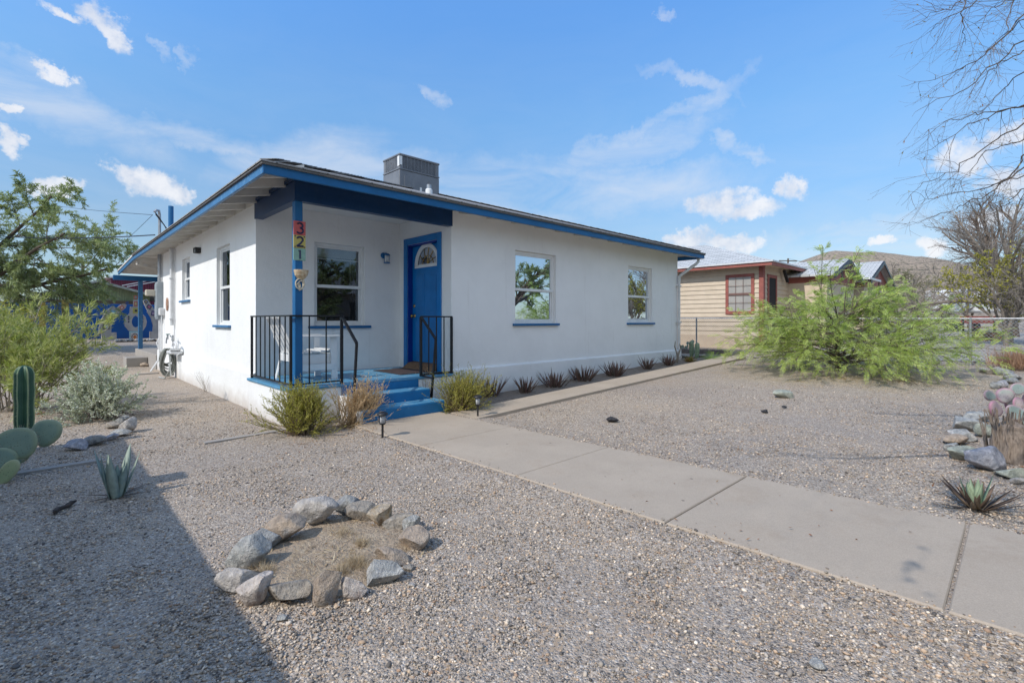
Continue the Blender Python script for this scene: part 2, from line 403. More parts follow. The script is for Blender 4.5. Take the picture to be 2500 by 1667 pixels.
w.T=TS(XS); wallgrid(w,YR,YB,.0,3.31,[WS1,WS2])
w.T=None
w.add([(XE,YF,0),(XE,YB,0),(XE,YB,3.31),(XE,YF,3.31)],[(0,1,2,3)])
w.add([(XS,YB,0),(XE,YB,0),(XE,YB,3.31),(XS,YB,3.31)],[(0,1,2,3)])
wall=P('wall',w,M['stucco'])
# plinth: projects, with a bevelled upper edge
pl=MB()
def plinth(p,q,out,z0,zt):
    p,q,out=Vector(p),Vector(q),Vector(out)
    a=[p+Vector((0,0,z0)),p+out+Vector((0,0,z0)),p+out+Vector((0,0,zt-.03)),p+Vector((0,0,zt))]
    pl.prism(a,q-p)
plinth((XD-.0,YF,0),(XE+.05,YF,0),(0,-.05,0),-.3,.573)
plinth((XS,YR+.0,0),(XS,YB,0),(-.05,0,0),-.3,.573)
plinth((XE,YF-.0,0),(XE,YB,0),(.05,0,0),-.3,.573)
pl.box(XD+.003,XE+.04,YF-.012,YF+.01,-.3,.2)
P('plinth',pl,M['stucco'])
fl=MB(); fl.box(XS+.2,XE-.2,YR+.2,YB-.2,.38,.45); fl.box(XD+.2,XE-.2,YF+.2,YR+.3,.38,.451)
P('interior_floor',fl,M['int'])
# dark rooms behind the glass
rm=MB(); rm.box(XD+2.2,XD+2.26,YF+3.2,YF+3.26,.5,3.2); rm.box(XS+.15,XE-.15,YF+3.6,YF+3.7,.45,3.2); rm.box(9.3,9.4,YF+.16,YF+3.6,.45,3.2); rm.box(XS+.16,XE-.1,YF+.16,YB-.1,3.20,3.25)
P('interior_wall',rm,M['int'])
# ------------------------------------------------------------------ windows
def window(T,wd,midf=.46,over=.065,screen=True,sillm='blue',far_=True):
    a0,a1,z0,z1=wd; h=z1-z0; zm=z0+h*midf
    f=MB(T); fw=.05; o0,o1=-.115,-.055
    f.bbox(a0,a0+fw,o0,o1,z0,z1,.006); f.bbox(a1-fw,a1,o0,o1,z0,z1,.006)
    f.bbox(a0+fw,a1-fw,o0,o1,z1-fw,z1,.006); f.bbox(a0+fw,a1-fw,o0,o1,z0,z0+fw,.006)
    fr=P('window',f,M['wht'])
    s=MB(T); sw=.032
    for (b0,b1,q0,q1) in ((zm,z1-fw,-.10,-.072),(z0+fw,zm+.03,-.112,-.084)):
        s.bbox(a0+fw,a0+fw+sw,q0,q1,b0,b1,.003); s.bbox(a1-fw-sw,a1-fw,q0,q1,b0,b1,.003)
        s.bbox(a0+fw+sw,a1-fw-sw,q0,q1,b0,b0+sw,.003); s.bbox(a0+fw+sw,a1-fw-sw,q0,q1,b1-sw,b1,.003)
    s.bbox(a0+fw-.003,a1-fw+.003,-.074,-.05,zm-.012,zm+.040,.004)
    sub('sash',s,M['wht'],fr)
    p=MB(T); p.box(a0+fw+sw,a1-fw-sw,-.092,-.087,zm+sw,z1-fw-sw); sub('pane',p,M['glass'],fr)
    p=MB(T); p.box(a0+fw+sw,a1-fw-sw,-.102,-.097,z0+fw+sw,zm+.03-sw); sub('pane',p,M['glass'],fr)
    b=MB(T); zt=z1-.05
    for i in range(9): b.box(a0+.07,a1-.07,-.165,-.125,zt-.03-i*.018,zt-.028-i*.018+.009)
    b.box(a0+.07,a1-.07,-.17,-.12,zt-.03,zt); b.box(a0+.07,a1-.07,-.165,-.125,zt-.215,zt-.19)
    b.tube([(a1-.22,-.12,zt-.03),(a1-.225,-.12,zm+.05)],.004,5)
    sub('blind',b,M['blind'],fr)
    c=MB(T); c.bbox(a0-over,a1+over,-.05,.055,z0-.045,z0-.002,.005)
    sub('sill',c,M[sillm],fr)
    return fr
window(TF(YF),WA); window(TF(YF),WB); window(TF(YR),WP,.47,.10)
window(TS(XS),WS1,.47,.085,sillm='fblue'); window(TS(XS),WS2,.5,.085,sillm='fblue')
# curtain at porch window
c=MB(TF(YR)); n=14; vs=[]
for i in range(n+1):
    a=3.97+.2*i/n; o=-.2-.02*math.sin(i*1.5); vs+=[(a,o,1.3),(a,o,2.6)]
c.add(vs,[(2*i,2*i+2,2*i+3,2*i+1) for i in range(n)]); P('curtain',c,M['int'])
# ------------------------------------------------------------------ door
T=TS(XD)
dc=MB(T); o=.025
dc.bbox(6.80,6.91,-.0,o,.505,2.88,.004); dc.bbox(7.87,7.98,0,o,.505,2.88,.004); dc.bbox(6.91,7.87,0,o,2.762,2.88,.004)
df=P('door_frame',dc,M['door'])
j=MB(T); j.box(6.91,6.935,-.14,.0,.505,2.76); j.box(7.845,7.87,-.14,.0,.505,2.76); j.box(6.935,7.845,-.14,0,2.735,2.76)
sub('jamb',j,M['jamb'],df)
d=MB(T); da,db,dz0,dz1=6.94,7.84,.62,2.73
# leaf with a half-round hole for the fan light
fc,fw2,fz,fh=7.365,.335,2.375,.335
outer=[(da,dz0),(db,dz0),(db,dz1),(da,dz1)]
N=24; arc=[(fc+fw2*math.cos(math.pi*i/N),fz+fh*math.sin(math.pi*i/N)) for i in range(N+1)]
def arcz(a): 
    q=1-((a-fc)/fw2)**2; return fz+fh*math.sqrt(max(q,0))
d.box(da,db,-.13,-.085,dz0,fz); d.box(da,fc-fw2,-.13,-.085,fz,dz1); d.box(fc+fw2,db,-.13,-.085,fz,dz1)
for i in range(N):
    a0,z0=arc[i+1]; a1,z1=arc[i]
    d.prism([(a0,-.085,z0),(a1,-.085,z1),(a1,-.085,dz1),(a0,-.085,dz1)],(0,-.045,0))
for (pa,pb) in ((7.03,7.34),(7.44,7.75)):
    for (za,zb) in ((1.50,2.22),(.78,1.38)):
        d.bbox(pa,pb,-.088,-.078,za,zb,.004); d.bbox(pa+.04,pb-.04,-.08,-.072,za+.04,zb-.04,.004)
dr=P('door',d,M['door'])
g=MB(T); rim=[(a,z) for a,z in arc]
for i in range(N):
    (a0,z0),(a1,z1)=arc[i],arc[i+1]
    s=1.14; q=lambda a,z,k:(fc+(a-fc)*k,fz+(z-fz)*k)
    A0,B0=q(a0,z0,s),q(a1,z1,s); A1,B1=q(a0,z0,.93),q(a1,z1,.93)
    g.prism([(A1[0],-.07,A1[1]),(A0[0],-.07,A0[1]),(B0[0],-.07,B0[1]),(B1[0],-.07,B1[1])],(0,-.025,0))
g.bbox(fc-fw2*1.14,fc+fw2*1.14,-.095,-.07,fz-.045,fz+.012,.003)
sub('fanlight_frame',g,M['wht'],dr)
g=MB(T)
g.prism([(a,-.105,z) for a,z in arc],(0,-.006,0)); sub('fanlight_glass',g,M['glass'],dr)
g=MB(T)
for an in (30,60,90,120,150):
    g.tube([(fc,-.098,fz+.02),(fc+fw2*.6*math.cos(R(an)),-.098,fz+fh*.6*math.sin(R(an))),(fc+fw2*.95*math.cos(R(an+6)),-.098,fz+fh*.95*math.sin(R(an+6)))],.005,5)
g.tube([(fc+fw2*.5*math.cos(R(a)),-.098,fz+fh*.5*math.sin(R(a))) for a in range(0,181,15)],.005,5)
sub('fanlight_leading',g,M['brass'],dr)
k=MB(); kx=XD+.085
def lat_x(mb,x,y,z,prof,n=16):
    # lathe about the X axis pointing to -X
    vs=[]
    for r,h in prof:
        for j_ in range(n):
            t=2*math.pi*j_/n; vs.append((x-h,y+r*math.cos(t),z+r*math.sin(t)))
    m_=len(prof)
    fs=[(i*n+j_,i*n+(j_+1)%n,(i+1)*n+(j_+1)%n,(i+1)*n+j_) for i in range(m_-1) for j_ in range(n)]+[tuple(range(n)),tuple((m_-1)*n+j_ for j_ in range(n))]
    mb.add(vs,fs)
lat_x(k,kx,7.775,1.455,[(.034,0),(.034,.008),(.014,.012),(.013,.035),(.027,.045),(.031,.062),(.022,.076),(.006,.08)]); sub('knob',k,M['brass'],dr,True)
k=MB(); lat_x(k,kx,7.775,1.64,[(.03,0),(.03,.012),(.022,.02),(.01,.022)]); sub('deadbolt',k,M['brass'],dr,True)
th=MB(); th.prism([(XD+.12,6.935,.503),(XD-.13,6.935,.503),(XD-.10,6.935,.53),(XD-.0,6.935,.60),(XD+.12,6.935,.617)],(0,.91,0))
P('threshold',th,M['wood'])
# ------------------------------------------------------------------ porch
pf=MB(); pf.bbox(2.235,XD,6.452,YR,.462,.502,.008)
P('porch_floor',pf,M['floor'])
pb=MB(); pb.box(2.257,XD,6.472,YR,-.3,.461); P('porch_base',pb,M['stucco'])
stp=MB()
stp.bbox(2.97,4.19,6.12,6.474,-.1,.352,.012); stp.bbox(2.96,4.25,5.83,6.125,-.1,.205,.012)
stp.bbox(2.96,4.19,6.44,6.47,.352,.463,.004)
so=P('porch_steps',stp,M['step'])
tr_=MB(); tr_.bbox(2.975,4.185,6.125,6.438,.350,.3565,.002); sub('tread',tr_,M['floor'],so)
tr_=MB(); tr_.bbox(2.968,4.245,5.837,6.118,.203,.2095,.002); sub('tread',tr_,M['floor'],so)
sb=MB(); sb.box(2.925,2.966,5.85,6.47,-.1,.20); sb.box(2.925,2.966,6.13,6.47,.20,.345); sub('step_side',sb,M['stucco'],so)
cl=MB(); cl.box(XS-.02,XD,YF,YR,3.19,3.205); P('porch_ceiling',cl,M['ceil'])
bm=MB(); bm.box(XS-.012,XD+.015,YF-.015,YF+.10,2.936,3.25); bm.box(XS-.012,XS+.10,YF+.10,YR+.03,2.936,3.25)
bm.box(XS-.035,XS-.012,YF-.035,YR+.06,3.19,3.235); bm.box(XS-.012,XD+.02,YF-.035,YF-.015,3.19,3.235)
P('beam',bm,M['beam'])
ps=MB(); ps.bbox(XS,XS+.10,YF,YF+.10,.503,2.936,.006); P('porch_post',ps,M['blue'])
# ------------------------------------------------------------------ roof
sl=.315; e=.03
ex0,ex1,ey0,ey1=FX-e,FXE+e,FY-e,FYB+e
dx=(ex1-ex0)/2; dy=(ey1-ey0)/2; hh=min(dx,dy)
def hip(z,z2off=0):
    A=[(ex0,ey0,z),(ex1,ey0,z),(ex1,ey1,z),(ex0,ey1,z)]
    zt=z+hh*sl
    B=[(ex0+hh,ey0+hh,zt),(ex1-hh,ey0+hh,zt)] if dx>dy else [(ex0+hh,ey0+hh,zt),(ex0+hh,ey1-hh,zt)]
    return A,B
A,B=hip(3.205)
me=D.meshes.new('roof'); fs=[(0,1,5,4),(2,3,4,5),(1,2,5),(3,0,4)] if dx>dy else [(0,1,4),(2,3,5),(1,2,5,4),(3,0,4,5)]
V=A+B+[(x,y,3.188) for x,y,z in A]; fs2=[(0,6,7,1),(1,7,8,2),(2,8,9,3),(3,9,6,0)]
me.from_pydata(V,[],fs+fs2); me.materials.append(M['shing_f']); me.materials.append(M['shing_s'])
rf=D.objects.new('roof',me); COL.objects.link(rf); world_child(rf,house)
for i,p in enumerate(me.polygons): p.material_index=1 if i in (2,3,5,7) else 0
# ridge and hip caps, slightly proud and uneven
hc=MB(); rng=random.Random(5)
for s_,t_ in ((A[0],B[0]),(A[1],B[1 if dx>dy else 0]),(B[0],B[1])):
    s_,t_=Vector(s_),Vector(t_); n=int((t_-s_).length/.16)
    for i in range(n):
        p=s_.lerp(t_,i/n)+Vector((0,0,.012+rng.random()*.006)); q=s_.lerp(t_,(i+1.15)/n)+Vector((0,0,.020+rng.random()*.006))
        (i>0) and hc.bar(p,q,.20,.008)
sub('hip_cap',hc,M['shing_f'],rf)
dk=MB(); Ad,Bd=hip(3.158)
dk.add(Ad+Bd,fs); 
P('roof_deck',dk,M['eave'])
de=MB(); x0,x1,y0,y1=FX-.018,FXE+.018,FY-.018,FYB+.018
de.box(x0,x1,y0,FY+.02,3.157,3.187); de.box(x0,FX+.02,FY+.02,y1,3.157,3.187); de.box(FXE-.02,x1,FY+.02,y1,3.157,3.187)
P('drip_edge',de,mat('drip_edge_metal',(.11,.105,.10,1),(.17,.15,.135,1),4,.7))
fa=MB(); fa.bbox(FX,FXE,FY,FY+.04,FZ0,FZ1,.004); fa.box(FX-.006,FXE+.03,FY-.006,FY-.001,3.146,3.156); P('front_fascia',fa,M['blue'])
fa=MB(); fa.bbox(FX,FX+.04,FY+.044,FYB,FZ0,FZ1,.004); P('side_fascia',fa,M['fblue'])
fa=MB(); fa.box(FXE-.04,FXE,FY+.04,FYB,FZ0,FZ1); P('far_fascia',fa,M['blue'])
rt=MB()
y=6.22
while y<16.9:
    rt=MB(); rt.prism([(FX+.04,y,3.068),(FX+.04,y,3.158),(XS+.0,y,3.158+.17),(XS+.0,y,3.17)],(0,.045,0)); y+=.61; P('rafter',rt,M['eave'])
x=2.6
while x<13:
    rt=MB(); rt.prism([(x,FY+.04,3.068),(x,FY+.04,3.158),(x,YF,3.158+.17),(x,YF,3.17)],(.045,0,0))
    if x>XD+.1: P('rafter',rt,M['eave'])
    x+=.61
fr_=MB(); fr_.box(XS-.003,XS+.02,YR+.03,YB,3.17,3.33); P('frieze_board',fr_,M['eave'])
# rear porch
rp=MB(); rp.prism([(FX,17.1,3.06),(FX,20.9,2.90),(FX,20.9,2.99),(FX,17.1,3.155)],(.04,0,0)); P('rear_fascia',rp,M['fblue'])
rp=MB(); rp.prism([(FX-.02,17.1,3.158),(FX-.02,20.95,2.995),(FX-.02,20.95,3.03),(FX-.02,17.1,3.195)],(8,0,0)); P('rear_roof',rp,M['eave'])
rp=MB()
y=17.3
while y<20.8:
    z=3.155-(y-17.1)*.043; rp.box(FX+.04,8,y,y+.045,z-.11,z-.003); y+=.6
rp.bar((1.9,17.2,2.98),(4.2,20.5,2.84),.04,.09)
P('rear_rafter',rp,M['eave'])
rp=MB(); rp.bbox(1.66,8,20.56,20.68,2.70,2.86,.006); P('rear_beam',rp,M['blue'])
rp=MB(); rp.bbox(2.32,2.44,20.55,20.67,.413,2.70,.006); P('rear_post',rp,M['fblue'])
rp=MB(); rp.bbox(2.28,9,16.78,21.,-.1,.41,.01); P('rear_slab',rp,M['slab'])
# downspout with elbow at the far corner
dsp=MB(); x=XE-.03; y=YF-.06
dsp.tube([(12.95,6.1,3.06),(12.95,6.1,2.98),(12.90,6.13,2.92),(x+.06,y-.03,2.62),(x,y,2.56),(x,y,2.45)],.04,10)
dsp.tube([(x,y,2.5),(x,y,.62),(x,y-.03,.56),(x,y-.03,.30)],.036,10)
for z in (2.3,1.3): dsp.box(x-.06,x+.06,y-.045,y+.06,z,z+.03)
P('downspout',dsp,M['pipe'],smooth=False)
# pipes on the side wall
def wy(u,X=XS): return atX(u,700,X).y
pp=MB(); yy=wy(419.5,2.30); pp.tube([(2.30,yy,1.25),(2.30,yy,3.16)],.042,10)
for z in (1.4,2.4,3.1): pp.box(2.245,2.364,yy-.06,yy+.06,z,z+.02)
pp.tube([(2.33,yy-.13,.75),(2.33,yy-.13,3.16)],.012,6)
P('vent_pipe',pp,M['pipe'],smooth=False)
pp=MB(); yy=wy(389.5,2.30); pp.tube([(2.30,yy,2.4),(2.30,yy,3.2)],.045,10); pp.tube([(2.30,yy,3.25),(2.30,yy,4.25),(2.28,yy-.03,4.36),(2.22,yy-.06,4.36),(2.18,yy-.08,4.30)],.035,8)
ms=P('service_mast',pp,M['galv'],smooth=False)
pp=MB()
for i in range(4):
    q=.02*i; pp.tube([(2.2,yy-.06,4.30-q),(2.35+.05*i,yy-.1,4.05-.08*i),(2.5+.05*i,yy-.05,3.75-.1*i),(2.36,yy-.02,3.35)],.008,5)
sub('drip_loop_wires',pp,M['blk'],ms)
pp=MB(); q=atT(417.3,560,13.9); pp.tube([(q.x,q.y,3.1),(q.x,q.y,1.38+277.6/F*13.9)],.065,10); P('flue_pipe',pp,M['blue'])
# roof vent
vt=thing('roof_vent','short white capped vent pipe on the roof by the air conditioner','roof vent',(0,0,0))
q=atT(1047.3,480,9.8); q.z=3.2+sl*(q.y-FY)-.03; vt.location=q
v_=MB(); v_.tube([q,(q.x,q.y,q.z+.22)],.045,12); world_child(v_.build('pipe',M['galv']),vt)
v_=MB(); zt=1.38+(HZ-462)/F*9.8; v_.tube([(q.x,q.y,q.z),(q.x,q.y,zt-.06)],.04,12); world_child(v_.build('stack',M['galv']),vt)
v_=MB(); v_.lathe((q.x,q.y,zt-.11),[(.066,0),(.07,.01),(.07,.09),(.06,.11)],14); world_child(v_.build('cap',M['wht']),vt)
# ------------------------------------------------------------------ air conditioner
ax0,ax1,ay0,ay1,az0,az1=6.64,7.89,11.1,11.94,4.45,5.70
ac=thing('air_conditioner','dark grey louvred air conditioner on top of the shingled roof','air conditioner',((ax0+ax1)/2,(ay0+ay1)/2,az0))
def A_(n,mb,m,p=ac,s=False):
    o=mb.build(n,m,None,s); world_child(o,p); return o
zs=5.29
c=MB(); c.bbox(ax0,ax1,ay0,ay1,az0,zs-.012,.015); c.box(ax0+.02,ax1-.02,ay0+.02,ay1-.02,zs-.02,zs+.01)
cab=A_('cabinet',c,M['grey'])
c=MB(); c.bbox(ax0+.14,ax0+.36,ay0-.012,ay0+.01,az0+.05,zs-.13,.01); sub('access_panel',c,M['grey'],cab)
c=MB(); c.bbox(ax1-.34,ax1-.06,ay0-.012,ay0+.01,az0+.05,zs-.16,.01); sub('access_panel',c,M['grey'],cab)
c=MB(); c.box(ax0+.03,ax1-.03,ay0+.04,ay1-.04,zs,az1-.05); A_('coil_core',c,M['dark'])
c=MB()
for (x,y) in ((ax0,ay0),(ax1-.13,ay0),(ax0,ay1-.13),(ax1-.13,ay1-.13)):
    c.bbox(x,x+.13,y,y+.13,zs,az1-.04,.03)
c.bbox(ax0-.006,ax1+.006,ay0-.006,ay1+.006,zs-.003,zs+.035,.006); c.bbox(ax0-.012,ax1+.012,ay0-.012,ay1+.012,az1-.06,az1,.02)
A_('corner_frame',c,M['grey'])
c=MB(); n=17
for i in range(n):
    z=zs+.045+i*(az1-.07-zs-.045)/n
    c.box(ax0+.13,ax1-.13,ay0+.006,ay0+.02,z,z+.010); c.box(ax0+.006,ax0+.02,ay0+.13,ay1-.13,z,z+.010)
for i in range(10):
    x=ax0+.13+(ax1-ax0-.26)*i/9; c.box(x-.006,x+.006,ay0+.003,ay0+.022,zs+.03,az1-.05)
for i in range(7):
    y=ay0+.13+(ay1-ay0-.26)*i/6; c.box(ax0+.003,ax0+.022,y-.006,y+.006,zs+.03,az1-.05)
A_('grille',c,M['grey'])
c=MB(); c.box(ax0-.009,ax0+.075,ay0-.009,ay0-.004,az1-.30,az1-.075); c.box(ax0-.009,ax0-.004,ay0-.009,ay0+.09,az1-.33,az1-.075); A_('sticker',c,M['wht'])
c=MB(); c.box(ax0+.62,ax0+.68,ay0-.004,ay0+.002,az0+.30,az0+.47); A_('sticker',c,M['wht'])
c=MB(); c.lathe(((ax0+ax1)/2,(ay0+ay1)/2,az1),[(.3,0),(.3,.03),(.05,.04)],24); A_('fan_guard',c,M['blk'])
# ------------------------------------------------------------------ lights on walls
q=atY(938,628,YR)
pl_=thing('porch_lamp','small blue lantern with clear glass on the porch wall beside the door','wall lamp',(q.x,YR,2.5))
lx,ly,lz=q.x,YR-.10,1.38+(HZ-631)/F*9.04
c=MB(); 
vs=[];n=16
for h,r in ((0,.055),(.015,.055),(.03,.03)):
    for j_ in range(n): t=2*math.pi*j_/n; vs.append((lx-.02+r*math.cos(t),YR-h-.001,lz+.05+r*math.sin(t)))
c.add(vs,[(i*n+j_,i*n+(j_+1)%n,(i+1)*n+(j_+1)%n,(i+1)*n+j_) for i in range(2) for j_ in range(n)]+[tuple(2*n+j_ for j_ in range(n))])
c.tube([(lx-.02,YR-.02,lz+.05),(lx-.01,YR-.08,lz+.09),(lx,ly,lz+.07)],.01,8)
c.lathe((lx,ly,lz),[(.03,.075),(.058,.055),(.058,.045),(.045,.042)],16); c.lathe((lx,ly,lz-.10),[(.058,0),(.058,.012),(.045,.02)],16)
for i in range(6):
    t=2*math.pi*i/6; c.tube([(lx+.05*math.cos(t),ly+.05*math.sin(t),lz-.09),(lx+.05*math.cos(t),ly+.05*math.sin(t),lz+.05)],.004,4)
A_('lamp_body',c,M['blue'],pl_)
c=MB(); c.lathe((lx,ly,lz-.085),[(.043,0),(.047,.03),(.047,.10),(.04,.13)],16); A_('lamp_shade',c,M['lampglass'],pl_,True)
q=atX(488.5,612,XS); fy,fz=q.y,q.z
pl_=thing('wall_floodlight','small black and white box light on the side wall below the eave','wall light',(XS,fy,fz))
c=MB(); c.bbox(XS-.11,XS-.005,fy-.10,fy+.10,fz+.035,fz+.055,.004)
for yy in (fy-.095,fy+.085): c.box(XS-.105,XS-.005,yy,yy+.012,fz-.055,fz+.035)
c.box(XS-.022,XS-.004,fy-.083,fy+.083,fz-.055,fz+.033); c.box(XS-.105,XS-.095,fy-.083,fy+.083,fz-.055,fz-.045); A_('housing',c,M['blk'],pl_)
c=MB(); c.bbox(XS-.09,XS-.023,fy-.075,fy+.075,fz-.045,fz+.03,.01); A_('lamp_glass',c,M['lampglass'],pl_)
# ------------------------------------------------------------------ house numbers on the post
def stroke(pts,Y,r,n=6):
    m_=MB(); m_.tube([(x,Y,z) for x,z in pts],r,n); return m_
tiles=[('3',(.55,.10,.09,1),'red ceramic tile with the digit 3, topmost on the blue porch post',2.671,2.488),
       ('2',(.55,.45,.12,1),'yellow ceramic tile with the digit 2 and corner dots on the porch post',2.486,2.318),
       ('1',(.25,.42,.34,1),'pale green ceramic tile with the digit 1, lowest of the number tiles',2.316,2.158)]
navy=mat('navy_glaze',(.008,.012,.06,1),(.006,.01,.05,1),10,.3)
for dg,cc,lb,z1,z0 in tiles:
    cx=XS+.055; tw=.078; zc=(z0+z1)/2
    t_=thing('house_number_tile',lb,'number tile',(cx,YF,zc),0,'number tiles on the porch post')
    c=MB(); c.bbox(cx-tw,cx+tw,YF-.014,YF-.001,z0,z1,.004); A_('tile',c,mat('glaze_'+dg,cc,tuple(x*.85 for x in cc[:3])+(1,),25,.35),t_)
    if dg=='3':
        pts=[]
        for a in range(150,-91,-20): pts.append((cx+.036*math.cos(R(a)),zc+.034+.032*math.sin(R(a))))
        c=stroke(pts,YF-.016,.0125); pts=[]
        for a in range(90,-151,-20): pts.append((cx+.042*math.cos(R(a)),zc-.032+.036*math.sin(R(a))))
        c.tube([(x,YF-.016,z) for x,z in pts],.0125,6)
    elif dg=='2':
        pts=[(cx+.038*math.cos(R(a)),zc+.028+.034*math.sin(R(a))) for a in range(160,-31,-20)]+[(cx+.008,zc-.022),(cx-.040,zc-.060)]
        c=stroke(pts,YF-.016,.0125); c.tube([(cx-.040,YF-.016,zc-.060),(cx+.045,YF-.016,zc-.057)],.0125,6)
        for sx in (-1,1):
            for sz in (-1,1):
                c.box(cx+sx*.060-.007,cx+sx*.060+.007,YF-.018,YF-.013,zc+sz*.068-.008,zc+sz*.068+.008)
    else:
        c=stroke([(cx-.014,zc+.042),(cx+.004,zc+.056),(cx+.004,zc-.058)],YF-.016,.0125)
    A_('digit',c,navy,t_)
# planter bowl on scrollwork
cx=XS+.075; zb=2.005
cr=mat('rough_cream_ceramic',(.60,.50,.34,1),(.40,.27,.16,1),30,.6,.4,120)
pt=thing('wall_planter','rusty cream half bowl planter on looped metal scrolls, fixed to the porch post','planter',(cx,YF,zb))
c=MB(); vs=[];n=18;prof=[(.095,0),(.092,-.03),(.078,-.075),(.05,-.11),(.03,-.125)]
for r,z in prof:
    for j_ in range(n+1): t=math.pi+math.pi*j_/n; vs.append((cx+r*math.cos(t),YF-.004+r*.95*math.sin(t),zb+.03+z))
m_=n+1
fs_=[(i*m_+j_,i*m_+j_+1,(i+1)*m_+j_+1,(i+1)*m_+j_) for i in range(len(prof)-1) for j_ in range(n)]
c.add(vs,fs_+[tuple(range(m_)),tuple((len(prof)-1)*m_+j_ for j_ in range(m_))]); A_('bowl',c,cr,pt,False)
c=MB()
for cx2,cz2,r in ((cx-.03,zb-.155,.065),(cx-.01,zb-.165,.05),(cx-.045,zb-.18,.035)):
    c.tube([(cx2+r*.8*math.cos(R(a)),YF-.02-.02*math.sin(R(a*.5)),cz2+r*math.sin(R(a))) for a in range(0,361,24)],.008,6,False)
c.tube([(cx+.02,YF-.03,zb-.09),(cx+.035,YF-.03,zb-.16),(cx+.0,YF-.03,zb-.22),(cx-.03,YF-.02,zb-.235)],.01,6)
A_('scroll',c,mat('cream_metal',(.66,.60,.47,1),(.5,.42,.3,1),30,.5),pt)
# ------------------------------------------------------------------ railings
RT=1.435; RB=.545
def rail_thing(label): return thing('porch_railing',label,'railing',(0,0,0),0,'black iron railings on the porch')
r1=rail_thing('black iron railing around the porch corner post, with bars on two sides'); r1.location=(2.30,6.50,.5)
def addp(par,name,pts,w,h=None):
    c=MB()
    for a,b in zip(pts[:-1],pts[1:]): c.bar(a,b,w,h or w)
    return A_(name,c,M['iron'],par)
cxr,cyr=2.30,6.50
addp(r1,'top_rail',[(cxr,YR-.01,RT),(cxr,cyr,RT),(2.98,cyr,RT)],.035,.022)
addp(r1,'bottom_rail',[(cxr,YR-.01,RB),(cxr,cyr,RB),(2.98,cyr,RB)],.03,.02)
for y in (YR-.03,cyr): addp(r1,'post',[(cxr,y,.503),(cxr,y,RT-.011)],.03)
addp(r1,'post',[(2.98,cyr,.503),(2.98,cyr,RT-.011)],.034)
for i in range(1,8):
    y=cyr+(YR-.03-cyr)*i/8; addp(r1,'baluster',[(cxr,y,RB),(cxr,y,RT-.01)],.014)
for i in (1,2):
    x=cxr+.68*i/3+.01; addp(r1,'baluster',[(x,cyr,RB),(x,cyr,RT-.01)],.014)
addp(r1,'handrail',[(2.98,cyr,RT),(2.98,6.05,1.075),(2.98,6.13,.353)],.034,.026)
r2=rail_thing('short black iron railing panel in front of the door, right of the steps'); r2.location=(4.28,6.50,.5)
addp(r2,'top_rail',[(4.27,cyr,RT),(XD-.01,cyr,RT)],.035,.022)
addp(r2,'bottom_rail',[(4.27,cyr,RB-.02),(XD-.01,cyr,RB-.02)],.03,.03)
for x in (4.27,XD-.02): addp(r2,'post',[(x,cyr,.503),(x,cyr,RT-.011)],.034)
for i in (1,2,3): addp(r2,'baluster',[(4.27+.59*i/4,cyr,RB),(4.27+.59*i/4,cyr,RT-.01)],.014)
addp(r2,'handrail',[(4.27,cyr,RT),(4.28,6.11,1.09),(4.26,6.20,.206)],.034,.026)
addp(r2,'foot_rail',[(4.27,cyr,.515),(4.26,6.2,.50)],.02)
# ------------------------------------------------------------------ door mat and chair
mt=MB(); mt.bbox(4.12,4.70,6.85,7.75,.503,.516,.004); m_=mt.build('door_mat',M['doormat']); tag(m_,'dark maroon door mat on the blue porch floor','door mat')
ch=thing('armchair','white slatted wooden armchair on the porch behind the railing','chair',(2.85,7.4,.503))
W=M['wht']; zf=.503
def C_(n,fn):
    c=MB(); fn(c); return A_(n,c,W,ch)
yn,yf=7.10,7.70; xb,xf=2.55,3.14
C_('leg',lambda c:c.bar((xb-.02,yn-.03,zf),(xb+.10,yn+.03,1.13),.03,.09,(0,1,0)))
C_('leg',lambda c:c.bar((xb-.02,yf+.03,zf),(xb+.10,yf-.03,1.13),.03,.09,(0,1,0)))
C_('leg',lambda c:c.bar((xf,yn-.01,zf),(xf-.02,yn,1.13),.09,.03,(0,1,0)))
C_('leg',lambda c:c.bar((xf,yf+.01,zf),(xf-.02,yf,1.13),.09,.03,(0,1,0)))
for i in range(5): C_('seat_slat',lambda c:c.bbox(xb+.05+i*.115,xb+.155+i*.115,yn+.02,yf-.02,.88+.012*i,.90+.012*i,.003))
C_('apron',lambda c:(c.bbox(xb+.02,xf-.02,yn+.02,yn+.045,.74,.88,.003),c.bbox(xb+.02,xf-.02,yf-.045,yf-.02,.74,.88,.003),c.bbox(xf-.03,xf-.005,yn+.045,yf-.045,.74,.93,.003)))
C_('side_rail',lambda c:(c.bbox(xb+.02,xf,yn-.03,yn-.005,.65,.74,.003),c.bbox(xb+.0,xb+.025,yn,yf,.78,.88,.003)))
for y in (yn-.02,yf+.02): C_('armrest',lambda c:c.bbox(xb-.02,xf+.06,y-.055,y+.055,1.13,1.155,.004))
C_('back_rail',lambda c:(c.bbox(xb-.05,xb-.02,yn-.08,yf+.08,1.11,1.16,.003),c.bbox(xb+.03,xb+.055,yn,yf,.90,.95,.003)))
for i in range(5):
    y=yn+.06+i*.12; C_('back_slat',lambda c:c.bar((xb+.06,y,.86),(xb-.18,y,1.42),.085,.018,(1,0,0)))
